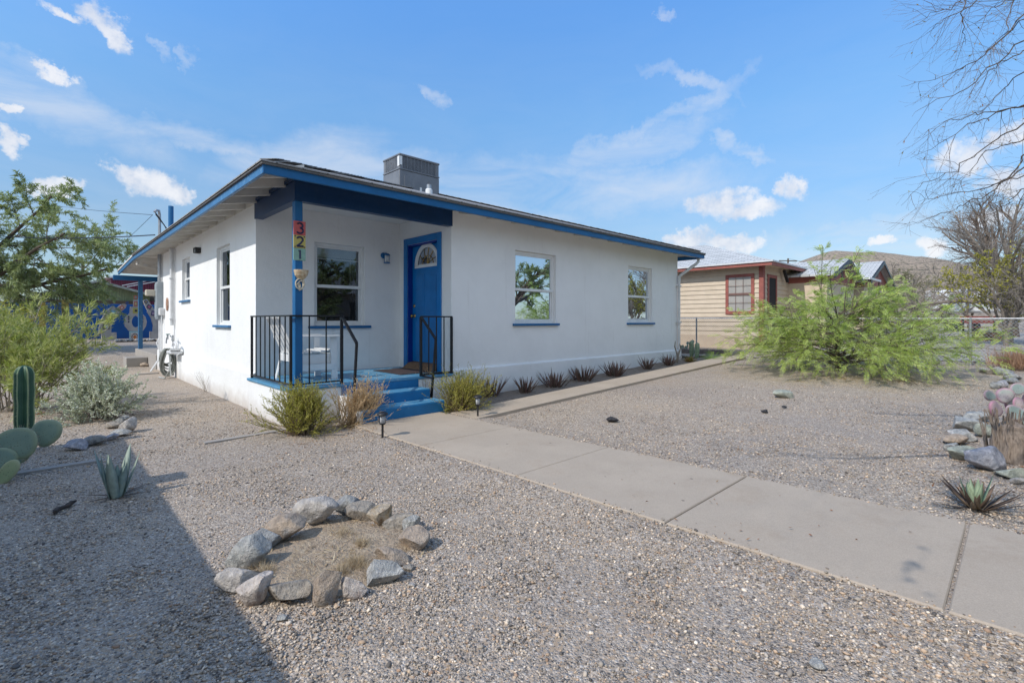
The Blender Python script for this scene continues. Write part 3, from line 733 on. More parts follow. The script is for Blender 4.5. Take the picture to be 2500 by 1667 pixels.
# ------------------------------------------------------------------ utilities on the side wall
def yx(u,X): return atX(u,700,X).y
def box3(u0,u1,v0,v1,X,th_):
    # cabinet on the side wall: near face seen at u1, left (outer) face at u0
    y1=yx(u1,XS); 
    return y1
yp=yx(399,XS)
mb_=thing('meter_box','tall grey electrical panel box on the side wall','electrical box',(XS,yp+.2,1.5))
def zat(v,p): return CZ-(v-HZ)/F*dep(p)
q=(2.28,yp+.1); zt,zb_=zat(688,q),zat(779,q)
c=MB(); c.bbox(XS-.13,XS-.001,yp,yp+.42,zb_,zt,.008); cab=A_('cabinet',c,M['meter'],mb_)
c=MB(); c.bbox(XS-.145,XS-.131,yp+.03,yp+.39,zb_+.05,zt-.05,.004); sub('cover',c,M['meter'],cab)
c=MB(); c.tube([(XS-.07,yp+.1,zb_),(XS-.07,yp+.1,.5),(XS-.10,yp+.06,.3),(XS-.28,yp+.02,.0)],.022,8); c.tube([(XS-.05,yp+.3,zb_),(XS-.05,yp+.3,.1)],.018,8); c.tube([(XS-.06,yp+.2,zb_),(XS-.06,yp+.2,.9),(XS-.12,yp+.2,.75),(XS-.08,yp+.15,.6)],.02,8)
A_('conduit',c,M['pipe'],mb_)
q=(2.2,yp-.05); c=MB(); c.bbox(XS-.12,XS-.001,yp-.25,yp-.03,zat(770,q),zat(752,q),.015); c.tube([(XS-.06,yp-.14,zat(770,q)),(XS-.06,yp-.14,.1)],.016,8)
o=A_('junction_box',c,M['pipe'],mb_)
q=(2.0,yp+.3); c=MB(); c.bbox(XS-.36,XS-.13,yp+.25,yp+.4,zat(722,q),zat(707,q),.02); A_('meter_socket',c,mat('ivory_plastic',(.6,.55,.45,1),(.5,.46,.38,1),9,.5),mb_)
# oval plaque
q=atX(409.8,743,XS); c=MB(); vs=[(XS-.004,q.y+.13*math.cos(R(a)),q.z+.17*math.sin(R(a))) for a in range(0,360,15)]; c.prism(vs,(-.025,0,0))
pq=c.build('wall_plaque',mat('brown_ceramic',(.22,.07,.04,1),(.5,.35,.25,1),30,.5)); tag(pq,'small oval reddish ceramic plaque on the side wall','plaque')
# hose bib manifold + hose holder + hose
hx=2.20; q=atX(415,850,hx); hy=q.y
fb=thing('garden_faucet','brass tap manifold on the standpipe above the hose coil','tap',(hx,hy,1.0))
c=MB(); ztop=zat(818,q); c.tube([(hx+.06,hy,.05),(hx+.06,hy,ztop)],.018,8); c.tube([(hx+.02,hy+.10,ztop-.02),(hx,hy-.30,ztop-.05),(hx-.02,hy-.32,ztop-.12)],.014,8); c.tube([(hx-.05,hy-.02,ztop+.02),(hx-.05,hy-.02,ztop-.1)],.02,8); c.tube([(hx-.05,hy+.1,ztop-.06),(hx-.06,hy+.1,ztop-.2)],.016,8); A_('pipework',c,M['galv'],fb)
c=MB(); c.lathe((hx-.04,hy,ztop+.01),[(.045,0),(.05,.01),(.045,.02),(.012,.022)],8); A_('handle',c,mat('green_handle',(.03,.12,.10,1),(.05,.16,.14,1),10,.5),fb)
hh_=thing('hose_hanger','white plastic hose hanger with an oval loop on the side wall','hose hanger',(XS,hy-.1,.9))
c=MB(); yc=atX(437,850,2.30).y; zc_=zat(846,(2.30,yc)); 
pts=[(2.22,yc+.05+.22*math.cos(R(a)),zc_+.10*math.sin(R(a))) for a in range(-40,240,20)]; c.tube(pts,.024,8)
c.prism([(2.30,yc-.2,zc_-.03),(2.10,yc-.2,zc_-.03),(2.12,yc+.28,zc_-.14),(2.30,yc+.28,zc_-.14)],(0,0,-.05)); c.bbox(2.10,2.34,yc-.2,yc+.3,zc_-.16,zc_-.10,.01)
A_('bracket',c,M['pipe'],hh_)
hs=thing('garden_hose','grey garden hose hanging in long loops beside the white wall','garden hose',(2.15,hy,.5))
rng=random.Random(4); c=MB(); pts=[]
ztop2=zat(851,(2.15,hy))
for i in range(20):
    w0=.15+.07*rng.random(); ofs=(rng.random()-.5)*.16; xo=2.08+.12*rng.random(); zbot=.03+.12*rng.random() if i%3 else .3*rng.random()+.05
    H=ztop2-zbot; tw=(rng.random()-.5)*.12
    for a in range(0,360,24):
        s_=math.sin(R(a)); cc=math.cos(R(a)); z=zbot+H*(.5+.5*s_)
        pts.append((2.15+ofs*.5+w0*cc*(.45+.5*(1-z/ztop2))+tw*.3*s_,hy+(xo-2.14)*1.5+.05*cc*s_,z))
c.tube(pts,.015,6); A_('coil',c,mat('grey_hose',(.17,.18,.165,1),(.26,.27,.24,1),5,.5),hs)
c=MB(); c.tube([(2.12,hy-.2,ztop2-.05),(2.15,hy-.42,.5),(2.1,hy-.5,.2),(2.05,hy-.3,.02),(2.0,hy+.1,.02)],.014,6); c.tube([(2.12,hy-.15,ztop2-.1),(2.1,hy-.55,.62),(2.12,hy-.62,.1)],.014,6); A_('hose_end',c,mat('pale_hose',(.34,.37,.36,1),(.42,.43,.42,1),5,.5),hs)
# ================================================================== GENERATORS FOR ROCKS AND PLANTS
import bmesh
from mathutils import noise as mn
def ico(n):
    b=bmesh.new(); bmesh.ops.create_icosphere(b,subdivisions=n,radius=1); b.verts.ensure_lookup_table()
    v=np.array([x.co[:] for x in b.verts]); f=np.array([[q.index for q in x.verts] for x in b.faces]); b.free(); return v,f
ICO={n:ico(n) for n in (2,3,4,5)}
def rockmesh(name,seed,sx,sy,sz,level=4,cuts=11,rough=.05,cmin=.62):
    V,Fc=ICO[level]; rg=np.random.default_rng(seed); v=V.copy()
    for _ in range(cuts):
        n=rg.normal(size=3); n/=np.linalg.norm(n); c=rg.uniform(cmin,.86)
        d=v@n-c; d[d<0]=0; v-=np.outer(d,n)*.97
    off=rg.uniform(-50,50,3)
    h=np.array([mn.fractal(Vector(p*1.6+off),.9,2.1,5) for p in v]); h2=np.array([mn.noise(Vector(p*6+off)) for p in v])
    v*=(1+rough*(h*.8+h2*.5))[:,None]
    ext=(v.max(0)-v.min(0))/2; mid=(v.max(0)+v.min(0))/2
    v=(v-mid)/ext*np.array([sx,sy,sz])/2
    o=npmesh(name,v,Fc,None,None,True); return o
FW=Vector((CS,SN,0)); RG=Vector((SN,-CS,0))
def place_rock(u,vb,w,h,mk,label,cat='rock',group=None,name='rock',seed=0,roll=0,depth=.8,sink=.12,level=4,hk=None,cuts=12,cmin=.40):
    p=G(u,vb); t=dep(p); W=w*t/F; slope=(vb-HZ)/F; Dp=W*depth
    H=max(h*t/F-slope*Dp*.42,W*.42) if hk is None else hk*W
    o=rockmesh(name,seed+17,W*1.10,Dp,H*(1+sink),level,cuts,.05,cmin)
    q=p+FW*Dp*.42
    o.location=(q.x,q.y,gz(q.x,q.y)+H*.5-H*sink*.5)
    o.rotation_euler=(0,R(roll),math.atan2(RG.y,RG.x))
    o.data.materials.append(RK[mk]); tag(o,label,cat,group); return o
def leafquads(Pn,Dn,L,Wd,rng,bend=.15,up=None):
    # rhombic leaves: base, left, tip, right (folded a little). arrays of base points and unit directions
    n=len(Pn); up=rng.normal(size=(n,3)) if up is None else up
    s=np.cross(Dn,up); s/=np.linalg.norm(s,axis=1)[:,None]+1e-9; nn=np.cross(s,Dn)
    L=np.broadcast_to(L,(n,))[:,None]; Wd=np.broadcast_to(Wd,(n,))[:,None]
    b=rng.normal(size=(n,1))*bend
    mid=Pn+Dn*L*.45+nn*L*b*.3
    V=np.stack([Pn,mid+s*Wd/2,Pn+Dn*L+nn*L*b,mid-s*Wd/2],1).reshape(-1,3)
    Fc=np.arange(4*n).reshape(n,4); return V,Fc
def fronds(Pn,Dn,L,rng,pairs=8,lw=.006,ll=.04,droop=.25,sweep=.8):
    # feathery compound leaves: a rachis with narrow leaflets both sides
    n=len(Pn); up=np.tile([0,0,1.],(n,1))+rng.normal(size=(n,3))*.45
    s=np.cross(Dn,up); s/=np.linalg.norm(s,axis=1)[:,None]+1e-9; nn=np.cross(s,Dn)
    L=np.broadcast_to(L,(n,))[:,None]; VV=[];FF=[];c=0
    e=Pn+Dn*L-np.array([0,0,1])*L*droop
    VV.append(np.stack([Pn+s*.002,Pn-s*.002,e],1).reshape(-1,3)); FF.append(np.arange(3*n).reshape(n,3)); c=3*n
    for i in range(pairs):
        t=.12+.86*i/(pairs-1); base=Pn+Dn*L*t-np.array([0,0,1])*L*droop*t*t
        k=ll*(1-.55*abs(t-.45)*1.4)
        for sg in (-1,1):
            tip=base+(s*sg+Dn*sweep*.6-np.array([0,0,1])*.25+rng.normal(size=(n,3))*.12)*k
            a=base-Dn*lw/2; b=base+Dn*lw/2+(tip-base)*.4
            VV.append(np.stack([a,b,tip],1).reshape(-1,3)); FF.append(np.arange(c,c+3*n).reshape(n,3)); c+=3*n
    return np.concatenate(VV),np.concatenate(FF)
def nrm(v): return v/(np.linalg.norm(v)+1e-9)
def grow(rng,p,d,L,r,lvl,P_,out):
    """P_: list of dicts per level: seg,jit,grav,n,spread,ratio,rr,start"""
    q=P_[lvl]; pts=[np.array(p,float)]; dd=nrm(np.array(d,float)); seg=q.get('seg',6)
    for i in range(seg):
        dd=nrm(dd+rng.normal(size=3)*q['jit']+np.array([0,0,q.get('grav',0)])); pts.append(pts[-1]+dd*L/seg)
    r1=r*q.get('rr',.35); out.append((lvl,pts,r,r1))
    if lvl+1<len(P_):
        for j in range(q['n']):
            t=q.get('start',.25)+(1-q.get('start',.25))*(j+rng.random())/q['n']; x=t*seg; i=min(int(x),seg-1); b=pts[i]+(pts[i+1]-pts[i])*(x-i)
            ax=nrm(pts[i+1]-pts[i]); o=nrm(np.cross(ax,rng.normal(size=3))); sp=q['spread']*(.7+.6*rng.random())
            nd=ax*math.cos(sp)+o*math.sin(sp)
            grow(rng,b,nd,L*q['ratio']*(.65+.6*rng.random())*(1.15-.5*t),max((r+(r1-r)*t)*q.get('cr',.62),.0008),lvl+1,P_,out)
    return out
def limbs(out,n=(8,6,4,3,3),minr=0):
    m=MB()
    for lvl,pts,r0,r1 in out:
        k=len(pts); m.tube([tuple(p) for p in pts],[max(r0+(r1-r0)*i/(k-1),minr) for i in range(k)],n[min(lvl,len(n)-1)],lvl==0)
    return m
def along(out,rng,lvls,per,start=.2,tipb=0):
    P_=[];Dn=[]
    for lvl,pts,r0,r1 in out:
        if lvl not in lvls: continue
        pts=np.array(pts); k=len(pts)-1
        for _ in range(per):
            t=(start+(1-start)*rng.random()**(1-tipb*.5))*k*.9999; i=int(t); P_.append(pts[i]+(pts[i+1]-pts[i])*(t-i)); Dn.append(nrm(pts[i+1]-pts[i]))
    return np.array(P_),np.array(Dn)
def outward(Dn,rng,mix=.8,upb=0):
    r=rng.normal(size=Dn.shape); v=Dn+r*mix; v[:,2]+=upb; return v/np.linalg.norm(v,axis=1)[:,None]
def part_w(name,o,par):
    world_child(o,par); return o
# ================================================================== GROUND
def wx0(y): return 2.866+(4.91-y)*.0255
def wx1(y): return 4.206+(4.75-y)*.0424
def gzn(x,y):
    near=max(0,1-math.hypot(x-3,y-3)/18)
    nz_=near*(.016*mn.noise((x*.7,y*.7,1.3))+.008*mn.noise((x*2.6,y*2.6,4)))-.006
    if y<5.9:
        e=wx0(y)-x if x<3.5 else x-wx1(y); w=math.exp(-(max(0,e)/.3)**2)
        nz_=nz_*(1-w)+(.040 if e>-.02 else .034)*w
    return gz(x,y)*(1 if x>4.4 or y>5.9 else 1)+nz_
g1=np.sinh(np.linspace(-6.2,6.2,150))*3.6
xs=np.unique(np.concatenate([g1[np.abs(g1)>14],np.arange(-14,26,.4),np.arange(2.2,5.4,.1)])); ys=np.unique(np.concatenate([g1[np.abs(g1)>14],np.arange(-14,34,.4)]))
V=[];
for y in ys:
    for x in xs:
        z=gz(x,y)
        V.append((x,y,gzn(x,y)))
nx=len(xs); ii=np.arange((len(ys)-1)*nx).reshape(-1,nx)[:,:-1].ravel()
gr=npmesh('ground',V,np.stack([ii,ii+1,ii+1+nx,ii+nx],1),M['gravel'],None,True); gr['kind']='structure'
# walkway slabs
jy=[5.84]+[ (atZ(u,v,.05).y) for u,v in ((1041.7,1084),(1265,1158.6),(1628,1272),(2309.7,1488))]
jy+= [jy[-1]-1.55*i for i in range(1,5)]
wk=MB()
for i in range(len(jy)-1):
    ga=.003 if i!=3 and i!=4 else .008
    y1,y0=jy[i]-(.0 if i==0 else ga),jy[i+1]+(.003 if i!=3 else .008); b=.010
    lo=[(wx0(y0),y0),(wx1(y0),y0),(wx1(y1),y1),(wx0(y1),y1)]
    hi=[(wx0(y0)+b,y0+b*.6),(wx1(y0)-b,y0+b*.6),(wx1(y1)-b,y1-b*.6),(wx0(y1)+b,y1-b*.6)]
    wk.add([(x,y,-.08) for x,y in lo]+[(x,y,.043) for x,y in lo]+[(x,y,.05) for x,y in hi],[(0,1,5,4),(1,2,6,5),(2,3,7,6),(3,0,4,7),(4,5,9,8),(5,6,10,9),(6,7,11,10),(7,4,8,11),(8,9,10,11)])
wk=wk.build('walkway',M['walk']); wk['kind']='structure'
nw=MB(); x=4.262
while x<13.6:
    x2=min(x+1.5,13.7); ya,yb=5.12,5.71
    nw.add([(x,ya,gz(x,0)-.1),(x2-.006,ya,gz(x2,0)-.1),(x2-.006,yb,gz(x2,0)-.1),(x,yb,gz(x,0)-.1),(x,ya,gz(x,0)+.04),(x2-.006,ya,gz(x2,0)+.04),(x2-.006,yb,gz(x2,0)+.04),(x,yb,gz(x,0)+.04)],
        [(4,5,6,7),(0,1,5,4),(1,2,6,5),(2,3,7,6),(3,0,4,7)]); x=x2
nw=nw.build('narrow_path',M['walk']); nw['kind']='structure'
# flush concrete edging strips
for (xa,xb,yc,w_) in ((-.9,.42,6.24,.085),(1.30,2.20,6.36,.085)):
    e_=MB(); e_.add([(xa,yc-w_/2-.04,-.05),(xb,yc-w_/2+.03,-.05),(xb,yc+w_/2+.03,-.05),(xa,yc+w_/2-.04,-.05),(xa,yc-w_/2-.04,.014),(xb,yc-w_/2+.03,.012),(xb,yc+w_/2+.03,.012),(xa,yc+w_/2-.04,.014)],[(4,5,6,7),(0,1,5,4),(1,2,6,5),(2,3,7,6),(3,0,4,7)])
    e_=e_.build('edging_strip',M['slab']); e_['kind']='structure'
p=G(328,915); q=G(387,911); e_=MB(); e_.bar((p.x,p.y,.0),(q.x,q.y,.0),.12,.05); e_=e_.build('edging_strip',M['slab']); e_['kind']='structure'
# planting strip along the house wall
def sheet(name,pts,m,dz=.004,n=26):
    # irregular sheet from polygon ring, fan with inner rings following the ground
    c=np.mean(np.array(pts),0); V=[(c[0],c[1],gzn(*c)+dz+.01)]; k=len(pts); Fq=[]
    for r in (.35,.7,.9,1.):
        for (x,y) in pts:
            X,Y=c[0]+(x-c[0])*r,c[1]+(y-c[1])*r; V.append((X,Y,gzn(X,Y)+dz+(0.01 if r<1 else -.004)+.01*mn.noise((X*3,Y*3,0))*(r<1)))
    me=D.meshes.new(name); fs=[(0,1+i,1+(i+1)%k) for i in range(k)]
    for a in range(3):
        fs+=[(1+a*k+i,1+(a+1)*k+i,1+(a+1)*k+(i+1)%k,1+a*k+(i+1)%k) for i in range(k)]
    me.from_pydata(V,[],fs); o=link(name,me,m,None,True); o['kind']='structure'; return o
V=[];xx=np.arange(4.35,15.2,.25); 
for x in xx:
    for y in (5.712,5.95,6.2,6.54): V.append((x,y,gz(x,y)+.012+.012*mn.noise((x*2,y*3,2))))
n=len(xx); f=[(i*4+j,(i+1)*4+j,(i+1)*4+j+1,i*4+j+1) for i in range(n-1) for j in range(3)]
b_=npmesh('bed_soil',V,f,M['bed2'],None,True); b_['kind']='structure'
# ================================================================== STONE RING
ZX=lambda x,y:(480+x/3.7935,1150+y/3.7935)
ring=[(1070,365,390,300,'white','largest stone of the ring, rounded and whitish grey with a dented face',0,.7),
(1370,315,210,200,'blue','blue grey angular stone at the far side of the ring, right of the largest stone',-20,.8),
(1500,370,270,185,'tan','smooth tan oval stone of the ring, left of the orange one',8,.8),
(1670,415,200,200,'orange','small orange and cream pointed stone in the ring',0,.8),
(1860,465,290,160,'tan','low tan flat stone of the ring, right of the orange one',-12,.8),
(1985,500,175,180,'pale','pale bluish pointed stone at the right far corner of the ring',-20,.8),
(1990,650,280,230,'brown','brown and grey stone at the right side of the ring',-10,.8),
(1790,795,340,190,'brown','brown grey slab in the ring just above the jagged blue grey one',10,.7),
(1710,960,330,240,'pale','jagged blue grey stone at the near right corner of the ring',10,.75),
(1435,1075,240,240,'pink','pinkish stone with a rusty base on the near side of the ring',0,.8),
(1150,1100,330,310,'brown','upright grey brown slab leaning to the right on the near side of the ring',-35,.6),
(785,1140,425,235,'tan','wide blocky tan grey stone on the near side of the ring',2,.65),
(490,1120,370,270,'pink','smooth brown pink stone at the near left corner, half in shadow',-30,.6),
(370,1000,430,240,'white','white and rose wedge shaped stone at the left end of the ring',6,.7),
(400,770,380,330,'pale','tall pale faceted stone on the left side of the ring',-30,.7),
(590,630,270,240,'blue','dark blue grey rough stone of the ring between the pale and brown ones',-20,.8),
(770,525,350,280,'brown','tan brown boulder of the ring, left of the largest stone',-15,.7)]
ringpts=[]
for i,(x,y,w_,h_,mk,lb,roll,dp) in enumerate(ring):
    u,v=ZX(x,y+h_/2); o=place_rock(u,v,w_/3.7935,h_/3.7935,mk,lb,'stone','stones ringing the dry planting bed','stone',i*7+3,roll,dp)
    ringpts.append((o.location.x,o.location.y))
rc=np.mean(np.array(ringpts),0)
o=sheet('planting_soil',[(rc[0]+(x-rc[0])*.97,rc[1]+(y-rc[1])*.97) for x,y in ringpts],M['soil'],.004)
for (x,y,w_,mk,lb) in ((1990,1075,60,'white','small white pebble outside the near right of the ring'),(1955,930,90,'tan','small tan stone beside the brown grey slab of the ring'),(780,1385,80,'pale','small pale pebble in front of the blocky ring stone')):
    u,v=ZX(x,y); place_rock(u,v,w_/3.7935,w_*.7/3.7935,mk,lb,'pebble',None,'pebble',x,0,.9,level=3)
# ------------------------------------------------------------------ left border rocks
ZL=lambda x,y:(x/3.357,680+y/3.357)
for i,(x,y,w_,h_,mk,lb,rl) in enumerate([(560,1360,165,100,'lav','dark purple grey stone in the left border, nearest the prickly pear',0),
 (725,1325,165,95,'blue','blue grey smooth stone in the left border between two purple ones',-15),
 (870,1297,115,62,'lav','low mauve stone in the left border in front of the white one',0),(955,1276,120,34,'pale','thin flat pale stone at the near corner of the left border',0),
 (1000,1210,140,115,'white','large white jagged stone at the corner of the left border',-35),(895,1195,105,60,'tan','tan stone left of the white jagged one in the left border',0),
 (990,1145,90,60,'blue','dark small stone just behind the white jagged one',0),(940,1122,75,48,'white','small whitish stone in the middle of the left border',0),
 (920,1078,140,75,'pale','pale layered stone below the sage bush',10)]):
    u,v=ZL(x,y+h_/2); place_rock(u,v,w_/3.357,h_/3.357,mk,lb,'rock','rocks edging the left border','rock',100+i*5,rl,.9)
u,v=ZL(1170,722); place_rock(u,v,17,11,'brown','small brown stone lying before the concrete step block','rock',None,'rock',190,0,.8,level=3)
# ------------------------------------------------------------------ right border rocks
ZR=lambda x,y:(2300+x/5.225,880+y/5.225)
for i,(x,y,w_,h_,mk,lb,rl,dp) in enumerate([(740,1280,500,290,'lav','big smooth lavender slab at the right edge, above the agave',28,.55),(370,1205,330,200,'green','flat greenish stone left of the big lavender slab',12,.8),
 (195,1120,150,100,'pale','pale mottled stone at the left tip of the right border',0,.8),(240,1030,250,95,'brown','grey brown low stone at the left tip of the right border',0,.7),
 (370,970,270,120,'pale','whitish pitted stone of the right border, left of the dead agave stump',0,.8),(420,855,360,110,'pale','long pale grey boulder in the right border',0,.6),
 (590,905,170,150,'green','grey green stone touching the dead agave stump',0,.8),(520,755,300,100,'pale','pale stone below the pink prickly pear pad',0,.7),
 (950,1450,280,130,'green','green grey stone at the right edge below the lavender slab',0,.8),(1010,1545,140,90,'white','small white stone at the right edge beside the agave',0,.8),
 (580,127,115,48,'pale','flat pale stone at the far end of the right border',0,.7),(705,132,135,85,'white','blocky white stone at the far end of the right border',0,.7),
 (850,155,180,60,'blue','grey stone right of the blocky white one',0,.8),(895,185,100,50,'lav','small lavender stone in front of the far grey ones',0,.8),
 (805,308,95,85,'lav','lavender square stone behind the prickly pear',0,.8),(715,325,95,75,'blue','grey stone left of the lavender square one',0,.8),
 (955,215,160,65,'blue','dark grey flat stone at the right edge, far side',0,.8),(930,265,160,70,'blue','grey flat stone behind the highest prickly pear pad',0,.8)]):
    u,v=ZR(x,y+h_/2); place_rock(u,v,w_/5.225*1.15,h_/5.225*1.2,mk,lb,'rock','rocks edging the right border','rock',300+i*5,rl,dp,level=4 if w_>200 else 3)
# loose rocks on the gravel
place_rock(1918,972,43,19,'green','flat greenish rock alone on the gravel near the green shrub','rock',None,'rock',401,4,.8,level=3)
place_rock(1870,1008,15,9,'black','small black stone on the right gravel, nearer one','stone',None,'stone',402,0,.8,level=3)
place_rock(1917,996,12,5,'black','tiny black stone on the right gravel, below the flat rock','stone',None,'stone',403,0,.8,level=3)
place_rock(1497,1031,30,11,'black','dark flat stone on the gravel right of the walkway','stone',None,'stone',404,0,.7,level=3)
place_rock(2004,1636,36,25,'pale','round grey pebble on the gravel at the bottom of the picture','pebble',None,'pebble',405,0,.9,level=3)
# driftwood
a,b=G(128,1256),G(184,1228); rg=np.random.default_rng(3); m_=MB(); pts=[a.lerp(b,i/6)+Vector((rg.normal()*.006,rg.normal()*.006,.018+rg.normal()*.004)) for i in range(7)]; m_.tube(pts,[.012,.019,.016,.013,.019,.016,.006],7)
m_=m_.build('driftwood',mat('charred_wood',(.03,.026,.024,1),(.07,.05,.04,1),20,.9,.6,60)); tag(m_,'short blackened stick lying on the shaded gravel left','stick')
# ------------------------------------------------------------------ loose gravel stones (real geometry near the viewer)
rg=np.random.default_rng(11)
def ingravel(x,y):
    if y>5.8 and x>2.2 and x<13: return False
    if y>6.4 and x>2.2: return False
    if wx0(y)-.0<x<wx1(y)+.0 and y<5.9: return False
    if 5.1<y<5.75 and x>4.2: return False
    return True
def inring(x,y):
    dx_,dy_=x-rc[0],y-rc[1]; a=math.atan2(dy_,dx_); r=math.hypot(dx_,dy_)
    return r<ring_r(a)
_ra=sorted((math.atan2(y-rc[1],x-rc[0]),math.hypot(x-rc[0],y-rc[1])) for x,y in ringpts)
def ring_r(a):
    A_=[q[0] for q in _ra]; B_=[q[1] for q in _ra]; return float(np.interp(a,A_,B_,period=2*math.pi))
pts=[]; N0=215000
k=rg.uniform(-1.25,1.25,N0); t=rg.uniform(1.3,9.,N0); keep=rg.random(N0)<np.clip(1.25-t/11,0,1)
k,t=k[keep],t[keep]; X=t*(CS+k*SN); Y=t*(SN-k*CS)
for x,y in zip(X,Y):
    if not ingravel(x,y) or (inring(x,y) and rg.random()<.93): continue
    s=mn.fractal((x*.8,y*.8,9),1,2,4)
    if s>.10 and rg.random()<min(.8,(s-.1)*2.6): continue
    if math.hypot(x-1.0,y-.2)<0: continue
    pts.append((x,y,gzn(x,y)))
# spill over the walk edges
for _ in range(500):
    y=rg.uniform(-1,5.4); sd=rg.integers(2); off=abs(rg.normal())*.03
    x=wx0(y)+off if sd else wx1(y)-off; pts.append((x,y,.05))
pts=np.array(pts); n=len(pts); sz=rg.lognormal(math.log(.0048),.36,n); sz=np.clip(sz,.0026,.013)
oc=np.array([[1,0,0],[-1,0,0],[0,1,0],[0,-1,0],[0,0,1],[0,0,-1],[.62,.62,.5],[-.62,.5,.55],[-.5,-.62,.5],[.6,-.55,.5]],float)
of=np.array([[0,6,9],[6,2,7],[7,1,8],[8,3,9],[6,7,4],[7,8,4],[8,9,4],[9,6,4],[0,2,6],[2,1,7],[1,3,8],[3,0,9],[2,0,5],[1,2,5],[3,1,5],[0,3,5]])
V=oc[None]*(1+rg.normal(size=(n,10,1))*.16)*sz[:,None,None]*np.stack([rg.uniform(.8,1.5,n),rg.uniform(.7,1.2,n),rg.uniform(.45,.85,n)],1)[:,None,:]
a=rg.uniform(0,6.28,n); ca,sa=np.cos(a)[:,None],np.sin(a)[:,None]; V=np.stack([V[:,:,0]*ca-V[:,:,1]*sa,V[:,:,0]*sa+V[:,:,1]*ca,V[:,:,2]],2)
tl=rg.normal(size=n)*.3; V[:,:,2]+=V[:,:,0]*tl[:,None]
V+=pts[:,None,:]; V[:,:,2]+=sz[:,None]*.25
pal=np.array([[.11,.11,.115],[.22,.215,.215],[.30,.29,.275],[.40,.375,.345],[.50,.475,.445],[.43,.35,.28],[.52,.44,.36],[.60,.56,.51],[.76,.72,.66],[.32,.24,.19]])
ci=rg.choice(len(pal),n,p=[.09,.16,.16,.17,.13,.08,.07,.07,.025,.045]); cc=pal[ci]*rg.uniform(.8,1.15,(n,1))*np.array([1.16,1.03,.88])
Fc=(of[None]+np.arange(n)[:,None,None]*10).reshape(-1,3)
gs=npmesh('gravel_stones',V.reshape(-1,3),Fc,M['attr'],None,False,np.repeat(cc,10,0)); gs['kind']='stuff'; gs['label']='loose grey and tan gravel over the front yard'
print('stones',n)
# fallen leaves, pods and straw
def litter(name,label,centres,cols,L,Wd,seed):
    rg=np.random.default_rng(seed); P_=[]
    for (x,y,r,n) in centres:
        a=rg.uniform(0,6.28,n); rr=r*np.abs(rg.normal(size=n))*.6
        for xx_,yy_ in zip(x+rr*np.cos(a),y+rr*np.sin(a)):
            if 2.2<xx_<4.9 and yy_>5.82: continue
            base=.052 if (wx0(yy_)<xx_<wx1(yy_) and yy_<5.85) else gzn(xx_,yy_)
            P_.append((xx_,yy_,base+rg.uniform(.005,.014)))
    P_=np.array(P_); n=len(P_); d=rg.normal(size=(n,3)); d[:,2]*=.18; d/=np.linalg.norm(d,axis=1)[:,None]
    up=rg.normal(size=(n,3))*.5; up[:,2]+=1.
    V,Fc=leafquads(P_,d,rg.uniform(.5,1.2,n)*L,rg.uniform(.6,1.2,n)*Wd,rg,.3,up)
    o=npmesh(name,V,Fc,leafmat(name,cols,.1)); o['kind']='stuff'; o['label']=label; return o
g_=lambda u,v:(G(u,v).x,G(u,v).y)
litter('fallen_leaves','dry orange brown leaves scattered by the rocks and bushes',[(*g_(740,1085),.35,90),(*g_(900,1060),.35,70),(rc[0],rc[1],.42,40),(*g_(90,1010),.5,400),(*g_(2430,1130),.5,260),(*g_(2400,1200),.5,160),(*g_(1120,1010),.4,60),(*g_(250,980),.3,90),(*g_(2100,1180),1.5,25),(1.5,3,2.4,60),(3.0,1.2,1.6,60),(5.2,2.,1.5,90),(*g_(400,1150),1.5,14)],
  [(.26,.12,.06,1),(.34,.20,.11,1),(.22,.13,.08,1),(.45,.33,.19,1)],.024,.012,5)
litter('dry_pods','straw coloured pods and twigs under the green shrub',[(*g_(2060,925),1.4,900),(*g_(2200,930),1.2,500),(*g_(1950,930),1.,300),(rc[0],rc[1],.45,260)],[(.50,.38,.20,1),(.42,.30,.17,1),(.55,.47,.33,1)],.07,.006,6)
# bed straw and dry grass in the ring
rg=np.random.default_rng(8); P_=[];Dn=[]
for (x,y,r,n,hh2) in ((530,880,60,600,1),(640,960,50,350,1),(1480,880,80,650,1.2),(1530,700,50,300,1),(1640,990,50,200,.8),(1350,950,60,250,.8),(1350,600,110,260,.6),(1000,880,240,120,.3),(1000,1020,200,160,.3)):
    u,v=ZX(x,y); c=G(u,v)
    for _ in range(n):
        P_.append((c.x+rg.normal()*r/3.79*2.3/F*.6,c.y+rg.normal()*r/3.79*2.3/F*.9,gzn(c.x,c.y)+.008)); Dn.append((rg.normal()*.5,rg.normal()*.5,rg.uniform(.15,1.)*hh2))
Dn=np.array(Dn); Dn/=np.linalg.norm(Dn,axis=1)[:,None]
V,Fc=leafquads(np.array(P_),Dn,rg.uniform(.03,.085,len(P_)),.0022,rg,.4)
o=npmesh('dry_grass',V,Fc,leafmat('straw',[(.56,.46,.32,1),(.46,.36,.23,1),(.68,.59,.45,1)],.25)); o['kind']='stuff'; o['label']='dry straw coloured grass inside the stone ring'
